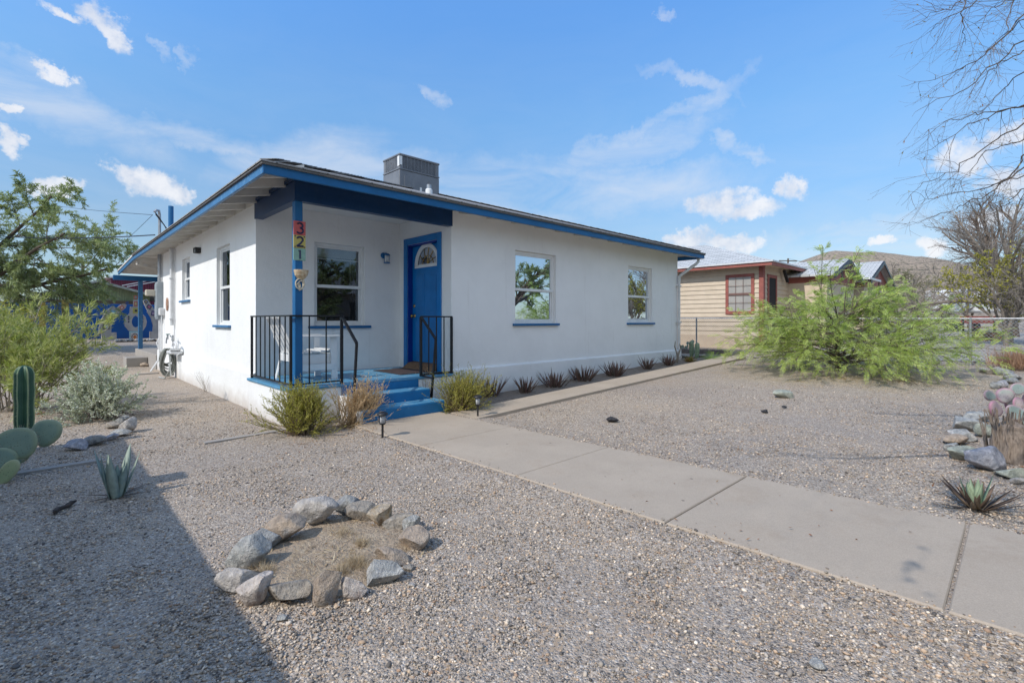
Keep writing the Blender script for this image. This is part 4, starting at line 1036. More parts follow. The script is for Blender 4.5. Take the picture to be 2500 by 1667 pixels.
# ------------------------------------------------------------------ path lights
def path_light(u,v,label):
    p=G(u,v); z=p.z
    t_=thing('path_light',label,'path light',p,0,'black solar path lights beside the walkway')
    c=MB(); c.tube([(0,0,-.03),(0,0,.185)],.013,10); s=c.build('stake',M['blk'],t_)
    c=MB(); c.lathe((0,0,.185),[(.014,0),(.03,.006),(.034,.014),(.034,.018)],20); 
    for i in range(8): a=6.283*i/8; c.tube([(.034*math.cos(a),.034*math.sin(a),.20),(.036*math.cos(a),.036*math.sin(a),.30)],.002,4)
    c.build('cage',M['blk'],t_)
    c=MB(); c.lathe((0,0,.20),[(.028,0),(.031,.05),(.033,.1)],20); c.build('lamp_shade',mat('clear_ribbed_plastic',(.6,.62,.65,1),(.45,.47,.5,1),40,.15),t_,True)
    c=MB(); c.lathe((0,0,.298),[(.062,0),(.064,.004),(.060,.014),(.045,.028),(.02,.036),(.003,.038)],24); c.build('cap',M['blk'],t_,True)
    return t_
path_light(934,1076.2,'black solar path light in the gravel left of the walkway')
path_light(1166.5,1022.3,'black solar path light on the right where the narrow path meets the walkway')
# ================================================================== ROSETTES
def rosette(name,p,n,L,w_,th0,th1,m,label,cat,group=None,seed=0,bend=.35,thick=.35,seg=7,teeth=False,spread=.03,twist=0,z0=0):
    rg=np.random.default_rng(seed); mb=MB()
    for i in range(n):
        a=i*2.39996+rg.normal()*.15; f_=(i+.5)/n; th=th0+(th1-th0)*f_+rg.normal()*.08; l=L*(1.-.25*f_)*(.8+.4*rg.random())
        d=np.array([math.cos(a)*math.sin(th),math.sin(a)*math.sin(th),math.cos(th)]); q=np.array([math.cos(a)*spread*rg.random()*2,math.sin(a)*spread*rg.random()*2,z0])
        side=np.array([-math.sin(a),math.cos(a),0]); bb=bend*(rg.random()*.8+.4); prev=[];vs=[];
        for s_ in range(seg+1):
            t_=s_/seg; ww=w_*(.75+.6*t_-1.35*t_**2.2)*.5 if t_<1 else .0005
            ww=max(ww,.0006); up=np.cross(side,d); up=nrm(up)
            if up[2]<0: up=-up
            vs+=[q+side*ww-0*up,q-up*ww*thick*1.6,q-side*ww,q+up*(-ww*.25)]
            q=q+d*l/seg; d=nrm(d+np.array([0,0,1.])*bb*.12*math.sin(th)*(1 if bend>0 else 1)) if bend>0 else nrm(d+np.array([0,0,-1.])*abs(bb)*.16)
        fs=[(s_*4+j,s_*4+(j+1)%4,(s_+1)*4+(j+1)%4,(s_+1)*4+j) for s_ in range(seg) for j in range(4)]
        mb.add(vs,fs)
    o=mb.build(name,m,None,True); o.location=p; o.rotation_euler=(0,0,rg.random()*6)
    if label: tag(o,label,cat,group)
    return o
def succ(name,cols,rough=.5,spec=.4):
    m,nt,b=newmat(name); g=nt.N('ShaderNodeNewGeometry'); n=len(cols)
    c=nt.ramp(g.outputs['Random Per Island'],[(i/(n-1),x) for i,x in enumerate(cols)])
    c=nt.mix(.6,c,nt.ramp(nt.noise(g.outputs['Position'],26,4),[(.3,(.7,.7,.7,1)),(.7,(1.2,1.2,1.2,1))]),'MULTIPLY')
    nt.L(c,b.inputs['Base Color']); b.inputs['Roughness'].default_value=rough; b.inputs['Specular IOR Level'].default_value=spec; return m
aloe=succ('aloe_leaf',[(.13,.075,.065,1),(.20,.11,.09,1),(.12,.095,.07,1),(.26,.15,.11,1)])
alist=[(1196,968,.42,46,'dark tangled aloe behind the right rosemary bush'),(1281.7,960,.34,30,'reddish brown aloe in the wall bed, next right of the tangled dark one'),
 (1354.7,945,.36,44,'reddish brown aloe under the left part of the larger wall window'),(1423,930,.35,56,'widest double clump of reddish aloe under the gap between the wall windows'),
 (1500.7,918.5,.36,50,'reddish aloe clump left of the small window, tallest spikes'),(1579.6,902,.36,26,'single narrow aloe below the smaller wall window'),(1631.7,893,.32,32,'reddish brown aloe nearest the house corner')]
for i,(u,v,L,n,lb) in enumerate(alist):
    p=G(u,v); p.y=max(p.y,5.95); p.z=gz(p.x,p.y)+.01
    o=rosette('aloe',p,n,L,.032,.95,.08,aloe,lb,'aloe','aloes in the bed along the house wall',20+i,.5,.6,6,spread=.05 if n<40 else .09)
# agaves
ag=succ('agave_blue',[(.22,.31,.29,1),(.28,.37,.34,1),(.40,.46,.36,1),(.18,.26,.25,1)],.6)
agd=succ('agave_dead',[(.20,.14,.10,1),(.12,.085,.065,1),(.33,.25,.17,1)],.85,.2)
p=G(283,1212); t_=thing('agave','upright blue green agave alone in the shaded gravel on the left','agave',p)
o=rosette('leaves',(0,0,0),14,.38,.088,.46,.04,ag,None,None,None,61,.7,.22,8,spread=.02); o.parent=t_
o=rosette('dead_leaves',(0,0,.01),6,.22,.03,1.6,1.35,agd,None,None,None,62,.0,.2,6); o.parent=t_
p=G(2382,1243); t_=thing('agave','small agave with pale green blades and withered brown lower leaves, right of the walkway','agave',p)
ag2=succ('agave_pale',[(.30,.40,.26,1),(.40,.47,.30,1)],.5)
o=rosette('leaves',(0,0,.02),7,.24,.055,.55,.1,ag2,None,None,None,64,.8,.2,8,spread=.02); o.parent=t_
o=rosette('dead_leaves',(0,0,.01),26,.27,.042,1.45,.55,agd,None,None,None,65,.4,.18,7,spread=.03); o.parent=t_
# dead agave stump
p=G(2470,1122); t_=thing('agave_stump','dead grey brown agave stump of dry upright leaves at the right edge','stump',p)
rg=np.random.default_rng(70); c=MB()
for i in range(95):
    a=rg.uniform(0,6.28); r=.05+.13*rg.random(); h=.22+.24*rg.random(); w_=.02+.03*rg.random(); q=Vector((r*math.cos(a),r*math.sin(a),0)); side=Vector((-math.sin(a),math.cos(a),0)); o_=Vector((math.cos(a),math.sin(a),0)); fl=rg.uniform(-.1,.22); vs=[]
    for s_ in range(6):
        tt=s_/5; ww=w_*(1-tt*.75)*(.8+.3*rg.random()); pt_=q+o_*(fl*h*tt*tt)+Vector((0,0,h*tt))+side*rg.normal()*.006
        vs+=[pt_-side*ww/2,pt_+o_*.008,pt_+side*ww/2]
    c.add(vs,[(s_*3+j,s_*3+j+1,s_*3+4+j,s_*3+3+j) for s_ in range(5) for j in range(2)])
c.lathe((0,0,-.02),[(.16,0),(.15,.2),(.10,.34),(.02,.38)],14)
c.build('dry_leaves',mat('dead_agave_fibre',(.38,.30,.235,1),(.20,.155,.12,1),14,.9,.9,70,.01,coord='obj',stretch=(5,5,1)),t_)
# ================================================================== CACTI
def padmat(name,c1,c2,edge):
    m,nt,b=newmat(name); v=nt.obj()
    col=nt.ramp(nt.noise(v,7,4),[(.35,c1),(.65,c2)])
    s=nt.N('ShaderNodeSeparateXYZ'); nt.L(v,s.inputs[0]); r=nt.math('SQRT',nt.math('ADD',nt.math('POWER',s.outputs[0],2),nt.math('POWER',s.outputs[2],2)))
    at=nt.N('ShaderNodeAttribute'); at.attribute_name='Col'
    mpv=nt.N('ShaderNodeMapping'); mpv.inputs['Scale'].default_value=(44,.01,44); nt.L(v,mpv.inputs[0]); vo=nt.N('ShaderNodeTexVoronoi'); vo.inputs['Scale'].default_value=1.; vo.inputs['Randomness'].default_value=.35; nt.L(mpv.outputs[0],vo.inputs['Vector'])
    col=nt.mix(nt.ramp(vo.outputs['Distance'],[(.09,.8),(.19,0.)]),col,(.09,.075,.06,1))
    e=nt.ramp(at.outputs['Fac'],[(.72,0.),(.98,1.)])
    col=nt.mix(e,col,edge)
    nt.L(col,b.inputs['Base Color']); b.inputs['Roughness'].default_value=.6; b.inputs['Specular IOR Level'].default_value=.3
    nt.L(nt.bump(nt.noise(v,90,3),.2,.003),b.inputs['Normal']); return m
PM={'g':padmat('pad_green',(.20,.30,.25,1),(.26,.35,.28,1),(.30,.36,.24,1)),'y':padmat('pad_yellow',(.36,.42,.24,1),(.28,.36,.2,1),(.4,.42,.25,1)),
 't':padmat('pad_teal',(.27,.36,.34,1),(.33,.38,.36,1),(.42,.30,.34,1)),'p':padmat('pad_pink',(.50,.38,.40,1),(.42,.36,.36,1),(.42,.22,.28,1)),'m':padmat('pad_mixed',(.32,.38,.33,1),(.42,.36,.37,1),(.42,.25,.30,1))}
M['spine']=mat('cactus_spines',(.55,.48,.36,1),(.3,.22,.16,1),60,.7)
M['areole']=mat('areoles',(.10,.07,.06,1),(.16,.1,.07,1),60,.9)
def pad(par,c,w_,h_,roll,yaw,mk,seed,spines=.008,dens=.042):
    """flat cactus pad; c centre (world), roll in image plane, yaw turn from facing the viewer"""
    V,Fc=ICO[4]; rg=np.random.default_rng(seed); v=V.copy()
    rad=np.clip(np.sqrt(v[:,0]**2+v[:,2]**2),0,1)
    ta=np.arctan2(v[:,2],v[:,0]); ol=1+.05*np.sin(2*ta+rg.random()*6)+.035*np.sin(3*ta+rg.random()*6); th_=(.011+.008*(h_>.15))
    v[:,1]=np.sign(v[:,1])*th_*np.sqrt(np.clip(1-rad**6,0,1))*np.where(np.abs(v[:,1])<1e-6,0,1)*(1-.25*v[:,2]); v[:,1]+=.010*np.sin(v[:,0]*2.2+rg.random()*6)
    v[:,0]*=w_/2*(1+.14*v[:,2])*ol; v[:,2]*=h_/2*ol
    o=npmesh('pad',v,Fc,PM[mk],None,True,np.repeat(rad[:,None],3,1))
    if w_<.13: m=None
    else: m=MB()
    for k_ in range(int(80*w_/.28) if m else 0):
        a=rg.uniform(0,6.28); n_=Vector((math.cos(a),rg.normal()*.3,math.sin(a))).normalized(); q=Vector((math.cos(a)*w_/2*(1+.1*math.sin(a)),0,math.sin(a)*h_/2))*.97
        e=q+n_*(.010+.022*rg.random()); m.bar(q,e,.0012)
    if m: sp=m.build('spines',M['spine']); sp.parent=o
    face=math.atan2(FW.y,FW.x)-math.pi/2+R(yaw)
    o.rotation_mode='XYZ'; mw=Matrix.Translation(c)@Matrix.Rotation(face,4,'Z')@Matrix.Rotation(R(roll),4,'Y')
    o.parent=par; o.matrix_basis=Matrix.Translation(-par.location)@mw
    return o
def padpx(par,u,v,w_,h_,t,roll,yaw,mk,seed): 
    c=atT(u,v,t); return pad(par,c,w_*t/F,h_*t/F,roll,yaw,mk,seed)
p=G(20,1188); pp_=thing('prickly_pear','green prickly pear with large round pads at the left edge','prickly pear',p)
padpx(pp_,44,1082,88,78,4.25,-10,8,'g',1); padpx(pp_,113,1057,84,68,4.40,-20,-8,'g',2); padpx(pp_,8,1122,50,62,4.2,10,20,'g',3)
padpx(pp_,52,1113,64,34,4.45,-20,-20,'g',4); padpx(pp_,20,1152,36,62,4.15,28,25,'y',5)
p=G(60,1058); p=atT(59,1054,5.2); p.z=0
cc_=thing('columnar_cactus','single dark green ribbed column cactus behind the prickly pear','cactus',p)
n=60; c=MB(); vs=[];hts=np.concatenate([np.linspace(0,.86,16),.86+.14*np.sin(np.linspace(.15,1.5708,10))]); H=(HZ*-1+0) ; Hc=CZ-(892-HZ)/F*5.2
for s_ in hts:
    z=Hc*s_; rr=.080*(1-.1*(1-s_))*(math.sqrt(max(1-((s_-.86)/.14)**2,0)) if s_>.86 else 1)*(1+.03*math.sin(s_*21))
    for j in range(n):
        a=2*math.pi*j/n; rib=abs(math.cos(a*3+.5)); vs.append(((rr*(.62+.38*rib**1.3))*math.cos(a),(rr*(.62+.38*rib**1.3))*math.sin(a),z))
m_=len(hts); c.add(vs,[(i*n+j,i*n+(j+1)%n,(i+1)*n+(j+1)%n,(i+1)*n+j) for i in range(m_-1) for j in range(n)])
o=c.build('column',mat('column_cactus_skin',(.022,.075,.045,1),(.05,.12,.065,1),5,.5,.15,60,coord='obj'),cc_,True)
c=MB(); rg=np.random.default_rng(2)
for j in range(6):
    a=(math.pi*j-.5)/3; vsr=[]
    pts=[((.0805)*(1-.1*(1-s_))*(math.sqrt(max(1-((s_-.86)/.14)**2,0)) if s_>.86 else 1)*(1+.03*math.sin(s_*21)),Hc*s_) for s_ in np.linspace(.02,.985,40)]
    c.tube([(r*math.cos(a),r*math.sin(a),z) for r,z in pts],.0065,5)
    for r,z in pts[::2]:
        for _ in range(3):
            d=Vector((math.cos(a),math.sin(a),0))+Vector(rg.normal(size=3))*.5; q=Vector((r*math.cos(a),r*math.sin(a),z)); c.bar(q,q+d*.016,.0012)
c.build('rib_edge',mat('pale_rib',(.24,.33,.16,1),(.33,.38,.22,1),14,.6),cc_)
# pink and teal prickly pear on the right
p=G(2450,1082); pr=thing('prickly_pear','prickly pear with pink, teal and purple edged pads at the right edge','prickly pear',p)
for i,(x,y,w_,h_,mk,roll,t) in enumerate([(605,448,240,135,'t',14,4.9),(800,450,200,190,'m',35,4.95),(678,622,265,200,'p',22,4.75),(965,365,180,150,'t',-10,5.0),(975,548,160,150,'p',30,4.85),(945,668,250,185,'t',28,4.7),(850,560,160,190,'m',-15,5.0),(1060,760,160,150,'t',-30,4.85),(1090,470,150,170,'m',-20,5.05)]):
    u,v=ZR(x,y); padpx(pr,u,v,w_/5.225,h_/5.225,t,roll,(-1)**i*14,mk,20+i)
c=MB(); q=atT(*ZR(900,760),4.9); c.lathe((q.x-p.x,q.y-p.y,-.02),[(.09,0),(.08,q.z-p.z),(.03,q.z-p.z+.08)],10); c.build('woody_base',agd,pr)
# little cactus garden at the far house corner
ZC=lambda x,y:(1560+x/7.84,760+y/7.84)
def col_cactus(u,vb,vt,wpx,label):
    p=G(u,vb); t=dep(p); H=(vb-vt)/F*t; r=wpx/F*t/2; o_=MB(); vs=[];n=40
    for i,s_ in enumerate(np.linspace(0,1,16)):
        rr=r*(.75+.35*math.sin(s_*2.6))*(math.sqrt(max(1-((s_-.86)/.14)**2,0)) if s_>.86 else 1)
        for j in range(n): a=6.2832*j/n; q=rr*(.8+.2*abs(math.cos(a*3.5))); vs.append((q*math.cos(a)+.03*s_*(-1 if u<1692 else 1),q*math.sin(a),H*s_))
    o_.add(vs,[(i*n+j,i*n+(j+1)%n,(i+1)*n+(j+1)%n,(i+1)*n+j) for i in range(15) for j in range(n)])
    o=o_.build('column_cactus',mat('pale_cactus_'+str(int(u)),(.14,.22,.13,1),(.26,.31,.21,1),14,.6,coord='obj'),None,True); o.location=p; tag(o,label,'cactus','pale ribbed cacti past the house corner'); return o
col_cactus(1689,873,831,11,'left pale green ribbed cactus past the house corner'); col_cactus(1701,875,836,11,'right pale green ribbed cactus past the house corner')
p=G(1676,852); t_=thing('prickly_pear','low dark prickly pear behind the two ribbed cacti','prickly pear',p)
for i,(x,y) in enumerate(((800,680),(840,670),(880,700),(930,660),(905,690),(930,610),(1035,580),(820,700))):
    u,v=ZC(x,y); o=pad(t_,atT(u,v,dep(p)),.09,.12,(-1)**i*20,i*30,'g',60+i,dens=.05)
p=G(*ZC(972,972)); o=rosette('barrel_succulent',p,60,.20,.035,1.4,.05,succ('yellow_succulent',[(.35,.30,.08,1),(.30,.16,.05,1),(.2,.25,.08,1)]),'small yellow and orange spiky succulent past the house corner','succulent',None,80,.6,.5,5)
p=G(*ZC(735,1000)); rg=np.random.default_rng(81); c=MB()
for dx_,dz_ in ((-.06,.58),(.13,.5),(.05,.3)):
    c.tube([(0,0,0),(dx_*.3,0,dz_*.4),(dx_*1.6,.02,dz_*.75),(dx_*1.2,.02,dz_)],[.022,.018,.016,.006],7)
o=c.build('bare_shrub',M['bark2']); o.location=p; tag(o,'forked bare grey stems at the house corner','shrub')
u,v=ZC(795,930); place_rock(u,v,9,9,'white','round white stone at the foot of the house corner','rock',None,'rock',90,0,.8,level=3)
for i,(x,y,w_,h_,mk,lb) in enumerate([(880,900,170,70,'blue','bluish flat stone below the low dark prickly pear'),(1200,885,150,60,'tan','tan stone right of the two pale ribbed cacti'),(1060,890,90,50,'white','whitish stone between the two pale ribbed cacti')]):
    u,v=ZC(x,y); place_rock(u,v,w_/7.84,h_/7.84,mk,lb,'rock',None,'rock',91+i,0,.8,level=3)
# low retaining edge of old timber and stone
c=MB(); rg=np.random.default_rng(5); a,b=G(*ZC(790,790)),G(*ZC(1720,830))
n=14
for i in range(n):
    p0,p1=a.lerp(b,i/n),a.lerp(b,(i+.95)/n); h_=.10+.03*rg.random(); c.bar((p0.x,p0.y,gz(p0.x,p0.y)+h_/2),(p1.x,p1.y,gz(p1.x,p1.y)+h_/2+.01),.16+.04*rg.random(),h_)
o=c.build('low_edging_wall',mat('old_timber_edging',(.13,.115,.11,1),(.20,.17,.15,1),9,.9,.8,30)); tag(o,'low dark edging wall behind the cacti past the house corner','low wall')
p=G(*ZC(1400,935)); rg=np.random.default_rng(6); P_=np.tile([[p.x,p.y,p.z+.02]],(60,1)); d=rg.normal(size=(60,3)); d[:,2]=abs(d[:,2])*.6+.1; d/=np.linalg.norm(d,axis=1)[:,None]; d2=d*1.; V,Fc=fronds(P_+d*.05,d,.28,rg,8,.008,.05)
o=npmesh('seedling',V,Fc,leafmat('seedling_leaf',[(.25,.42,.06,1),(.35,.5,.1,1)],.4)); tag(o,'small bright green seedling beside the narrow path near the corner','seedling')
# ================================================================== SHRUBS
ROS=leafmat('rosemary_leaf',[(.30,.29,.05,1),(.44,.42,.08,1),(.58,.53,.14,1),(.22,.21,.045,1)],.3)
DRY=leafmat('dry_leaf',[(.60,.44,.25,1),(.72,.56,.34,1),(.48,.33,.18,1)],.3); M['straw']=mat('straw_twigs',(.48,.36,.22,1),(.34,.24,.14,1),9,.9)
def rosemary(p,label,seed,n,H,spread,dirb,leaf,name,cat,group=None,per=30,ll=.026,lw=.0055,dry=0):
    rg=np.random.default_rng(seed); out=[]
    for i in range(n):
        a=rg.uniform(0,6.28); th=abs(rg.normal())*spread; d=np.array([math.sin(th)*math.cos(a),math.sin(th)*math.sin(a),math.cos(th)])+np.array(dirb)
        b=np.array([rg.normal()*.07,rg.normal()*.07,0]); grow(rg,b,d,H*rg.uniform(.6,1.08),.005,0,[dict(seg=6,jit=.09,grav=.03,n=5,spread=.5,ratio=.42,rr=.3,start=.25),dict(seg=3,jit=.08,grav=.08,n=0,spread=.4,ratio=.3)],out)
    t_=thing(name,label,cat,p,0,group)
    limbs(out,(4,3)).build('stems',M['straw'] if leaf is DRY else M['twig'],t_)
    P1,D1=along(out,rg,(0,),int(per*1.8),.08); P2,D2=along(out,rg,(1,),per//2,.05)
    Pn=np.concatenate([P1,P2]); Dn=outward(np.concatenate([D1,D2]),rg,.55)
    V,Fc=leafquads(Pn,Dn,rg.uniform(.6,1.2,len(Pn))*ll,lw,rg,.2); npmesh('leaves',V,Fc,leaf,t_)
    return t_
fwd=np.array(FW); rgt=np.array(RG); zz0=np.array([0,0,1.])
p=G(735,1058); rosemary(p,'yellow green rosemary bush at the porch corner, left of the steps',1,230,.55,.62,(0,0,.05),ROS,'rosemary_bush','bush','rosemary bushes by the steps',38,.024,.0065)
p=G(868,1038); p.x-=.04; rosemary(p,'dried out tan bush between the green rosemary and the blue steps',2,130,.60,.66,rgt*.35,DRY,'dry_bush','dry bush',None,40,.016,.007)
p=G(1118,1004); rosemary(p,'sprawling green rosemary bush right of the blue steps',3,200,.58,.72,rgt*.35,ROS,'rosemary_bush','bush','rosemary bushes by the steps',36,.024,.0065)
p=G(1070,1000); p.y+=.35; rosemary(p,'small dry tan twigs beside the right handrail foot',4,16,.55,.35,(0,0,.2),DRY,'dry_bush','dry bush',None,14,.014,.005)
# thin dead weed at the side wall
p=G(503,957); out=[]; rg=np.random.default_rng(9)
for i in range(7): grow(rg,(rg.normal()*.02,rg.normal()*.02,0),(rg.normal()*.25-.1,rg.normal()*.25,1),.42,.003,0,[dict(seg=5,jit=.07,n=4,spread=.4,ratio=.45),dict(seg=3,jit=.1,n=0,spread=0,ratio=0)],out)
o=limbs(out,(4,3)).build('dead_weed',M['stem']); o.location=p; tag(o,'thin leafless weed growing against the white side wall','weed')
# tall narrow-leaved shrub, left
OL=leafmat('oleander_leaf',[(.20,.26,.06,1),(.32,.37,.11,1),(.46,.48,.19,1),(.55,.55,.30,1),(.24,.31,.10,1)],.35)
p=atT(40,960,7.5); p.z=0; rg=np.random.default_rng(21); out=[]
for i in range(42):
    a=rg.uniform(0,6.28); th=.12+abs(rg.normal())*.38; d=np.array([math.sin(th)*math.cos(a),math.sin(th)*math.sin(a),math.cos(th)])+rgt*.12
    grow(rg,(rg.normal()*.15,rg.normal()*.15,0),d,rg.uniform(1.0,1.5),.011,0,[dict(seg=7,jit=.07,grav=-.01,n=8,spread=.6,ratio=.36,rr=.3,start=.3),dict(seg=4,jit=.1,grav=.03,n=2,spread=.55,ratio=.5,start=.4),dict(seg=3,jit=.1,n=0,spread=0,ratio=0)],out)
t_=thing('oleander_shrub','tall loose shrub with narrow yellow green leaves at the left edge','shrub',p)
for a_,b_,L_ in ((.55,.9,1.9),(.15,1.,1.75),(.8,.75,1.9),(-.3,1.,1.7)):
    grow(rg,(0,0,0),rgt*a_+zz0*b_,L_,.014,0,[dict(seg=9,jit=.06,grav=-.02,n=7,spread=.5,ratio=.2,rr=.3,start=.55),dict(seg=4,jit=.1,n=1,spread=.5,ratio=.5),dict(seg=3,jit=.1,n=0,spread=0,ratio=0)],out)
limbs(out,(6,4,3)).build('stems',M['stem'],t_)
P1,D1=along(out,rg,(1,),16,.1); P2,D2=along(out,rg,(2,),15,.0); P3,D3=along(out,rg,(0,),16,.5); Pn=np.concatenate([P1,P2,P3]); Dn=outward(np.concatenate([D1,D2,D3]),rg,.5,.12)
V,Fc=leafquads(Pn,Dn,rg.uniform(.06,.14,len(Pn)),rg.uniform(.009,.015,len(Pn)),rg,.25); npmesh('leaves',V,Fc,OL,t_)
# silvery sage bush
SG=leafmat('sage_leaf',[(.45,.49,.40,1),(.60,.63,.54,1),(.72,.74,.66,1),(.36,.40,.28,1)],.2,.8)
p=atT(238,960,6.9); p.z=0; out=[]; rg=np.random.default_rng(31)
for i in range(95):
    a=rg.uniform(0,6.28); th=abs(rg.normal())*.8; d=np.array([math.sin(th)*math.cos(a),math.sin(th)*math.sin(a),math.cos(th)])+rgt*.15
    grow(rg,(rg.normal()*.08,rg.normal()*.08,.0),d,rg.uniform(.38,.72),.006,0,[dict(seg=5,jit=.12,grav=0,n=7,spread=.6,ratio=.4,rr=.3,start=.3),dict(seg=3,jit=.12,n=0,spread=0,ratio=0)],out)
t_=thing('sage_bush','rounded silvery grey sage bush between the left shrub and the gravel drive','bush',p)
limbs(out,(4,3)).build('stems',M['gtwig'],t_); P1,D1=along(out,rg,(1,),34,.1); P3,D3=along(out,rg,(0,),20,.5); Pn=np.concatenate([P1,P3]); Dn=outward(np.concatenate([D1,D3]),rg,1.)
V,Fc=leafquads(Pn,Dn,rg.uniform(.018,.034,len(Pn)),rg.uniform(.012,.02,len(Pn)),rg,.3); npmesh('leaves',V,Fc,SG,t_)
# big feathery green shrub, right
GR=leafmat('feathery_leaf',[(.32,.43,.09,1),(.46,.56,.14,1),(.56,.64,.20,1),(.33,.46,.18,1),(.68,.68,.30,1)],.4)
p=G(2048,905); rg=np.random.default_rng(41); out=[]; zz=np.array([0,0,1.])
out.append((0,[np.array([0,0,-.05]),np.array([.02,.03,.35]),np.array([-.03,.02,.8]),np.array([.03,0,1.25])],.05,.02))
for i in range(84):
    a=i*2.39996; zf=rg.random()**1.2; z0=.10+1.15*zf; th=1.42-.42*zf+rg.normal()*.09; L=(2.72-1.45*zf)*rg.uniform(.78,1.04)
    d=np.array([math.sin(th)*math.cos(a),math.sin(th)*math.sin(a),math.cos(th)+.10])
    grow(rg,(rg.normal()*.03,rg.normal()*.03,z0),d,L,.013,0,[dict(seg=9,jit=.07,grav=-.045+.015*zf,n=13,spread=.75,ratio=.27,rr=.25,start=.2),dict(seg=4,jit=.1,grav=-.03,n=0,spread=.6,ratio=.4)],out)
for (u,v,L) in ((1975,605,1.),(2080,605,1.),(2000,655,1.),(2105,640,.9)):
    tip=np.array(atT(u,v,dep(p)))-np.array(p); st=np.array([tip[0]*.35,tip[1]*.35,.9]); d=tip-st; 
    grow(rg,st,d,np.linalg.norm(d),.012,0,[dict(seg=7,jit=.05,n=7,spread=.7,ratio=.22,rr=.3,start=.3),dict(seg=3,jit=.1,n=0,spread=0,ratio=0)],out)
t_=thing('feathery_shrub','wide bright green feathery shrub sprawling on the gravel by the neighbour fence','shrub',p)
limbs(out,(6,4,3)).build('branches',M['bark'],t_)
P1,D1=along(out,rg,(1,),4,.05,.3); P2,D2=along(out[1:],rg,(0,),14,.22,.2); Pn=np.concatenate([P1,P2]); Dn=np.concatenate([D1,D2]); Dn[:,2]*=.5; Dn=outward(Dn,rg,.42,.06)
ok=Pn[:,2]>.10; Pn,Dn=Pn[ok],Dn[ok]; print('fronds',len(Pn))
V,Fc=fronds(Pn,Dn,rg.uniform(.14,.25,len(Pn)),rg,9,.016,.052,.25); npmesh('leaves',V,Fc,GR,t_)
# dry grass clump at the right edge
p=G(2488,903); rg=np.random.default_rng(51); n=900; P_=np.zeros((n,3)); P_[:,0]=rg.normal(size=n)*.16; P_[:,1]=rg.normal(size=n)*.2; d=rg.normal(size=(n,3))*.28; d[:,2]=1; d/=np.linalg.norm(d,axis=1)[:,None]
V,Fc=leafquads(P_,d,rg.uniform(.2,.55,n),.009,rg,.25); o=npmesh('dry_grass_clump',V,Fc,leafmat('rust_grass',[(.30,.17,.11,1),(.42,.28,.18,1),(.36,.22,.16,1)],.2)); o.location=p; tag(o,'reddish dry grass clump at the right edge beside the far stones','grass clump')
# ================================================================== TREES
def tree(name,p,label,cat,group,seed,H,r,params,leaf=None,bark='bark',leafargs=None,dirs=None,trunkL=None,frd=False,frame=None):
    rg=np.random.default_rng(seed); out=[]; tp=[]
    d0=np.array([rg.normal()*.1,rg.normal()*.1,1.]); tl=trunkL or H*.25
    grow(rg,(0,0,-.1),d0,tl,r,0,[dict(seg=5,jit=.04,n=0,spread=0,ratio=0,rr=.8)],out)
    top=out[0][1][-1]
    for d,L in dirs: grow(rg,top,d,L,r*.62,1,[None]+params,out)
    t_=thing(name,label,cat,p,0,group)
    limbs([o for o in out if o[0]<=1],(10,7),.006).build('trunk',M[bark],t_)
    rest=[o for o in out if o[0]>1]
    tw=limbs(rest,(8,6,5,3,3)).build('twigs' if leaf is None else 'branches',M[leafargs.get('twm','twig') if leafargs else 'twig'],t_)
    if leaf is not None:
        la=leafargs; Pn,Dn=along(rest,rg,la['lv'],la['per'],.05); Dn=outward(Dn,rg,la.get('mix',.9),la.get('up',-.1))
        if frd: V,Fc=fronds(Pn,Dn,la['L'],rg,la.get('pairs',5),la['W'],la['ll'],.3)
        else: V,Fc=leafquads(Pn,Dn,rg.uniform(.6,1.2,len(Pn))*la['L'],la['W'],rg,.25)
        npmesh('crown',V,Fc,leaf,t_); print(label[:30],len(Pn))
    return t_,out,top,rg
# mesquite at the left, beyond the back garden wall
MQ=leafmat('mesquite_leaf',[(.21,.27,.13,1),(.30,.36,.18,1),(.40,.45,.25,1),(.25,.29,.15,1)],.4)
p=atT(-125,800,17.5); p.z=gz(p.x,p.y)
dirs=[]; rg=np.random.default_rng(1)
for a,b,L in ((1.0,.50,5.4),(.7,.85,5.0),(.9,.15,5.8),(.3,1.,3.8),(-.6,.8,4.),(-.9,.3,3.6),(1.,.32,3.4)):
    dirs.append((rgt*a+fwd*rg.normal()*.35+zz*b,L))
tree('mesquite_tree',p,'large olive green mesquite tree at the left behind the blue wall','tree','trees behind the left back yard',61,6,.17,
 [dict(seg=8,jit=.10,grav=-.005,n=11,spread=.7,ratio=.42,rr=.3,start=.2,cr=.42),dict(seg=6,jit=.13,grav=-.03,n=9,spread=.6,ratio=.5,rr=.3,start=.1,cr=.5),dict(seg=5,jit=.15,grav=-.09,n=5,spread=.6,ratio=.5,rr=.4),dict(seg=4,jit=.1,grav=-.14,n=0,spread=0,ratio=0)],
 MQ,'bark',dict(lv=(2,3,4),per=22,L=.13,W=.026,mix=.7,up=-.35,twm='bark'),dirs,1.9)
# yellow-green plant behind the oleander
YG=leafmat('yellow_green_leaf',[(.36,.36,.04,1),(.48,.46,.07,1),(.28,.31,.05,1)],.35)
p=atT(-10,850,12.); p.z=0; dirs=[(rgt*a+fwd*.2*i%2+zz*1.1,1.3) for i,a in enumerate((-.5,0,.45,.8,.2))]
tree('desert_shrub','' and None or p,'yellow green shrub behind the oleander at the left edge','shrub',None,62,2,.06,[dict(seg=6,jit=.14,n=9,spread=.6,ratio=.45,rr=.3),dict(seg=4,jit=.15,n=5,spread=.6,ratio=.5),dict(seg=3,jit=.1,n=0,spread=0,ratio=0)],YG,'bark2',dict(lv=(2,3),per=16,L=.06,W=.012,twm='stem'),dirs,.5)
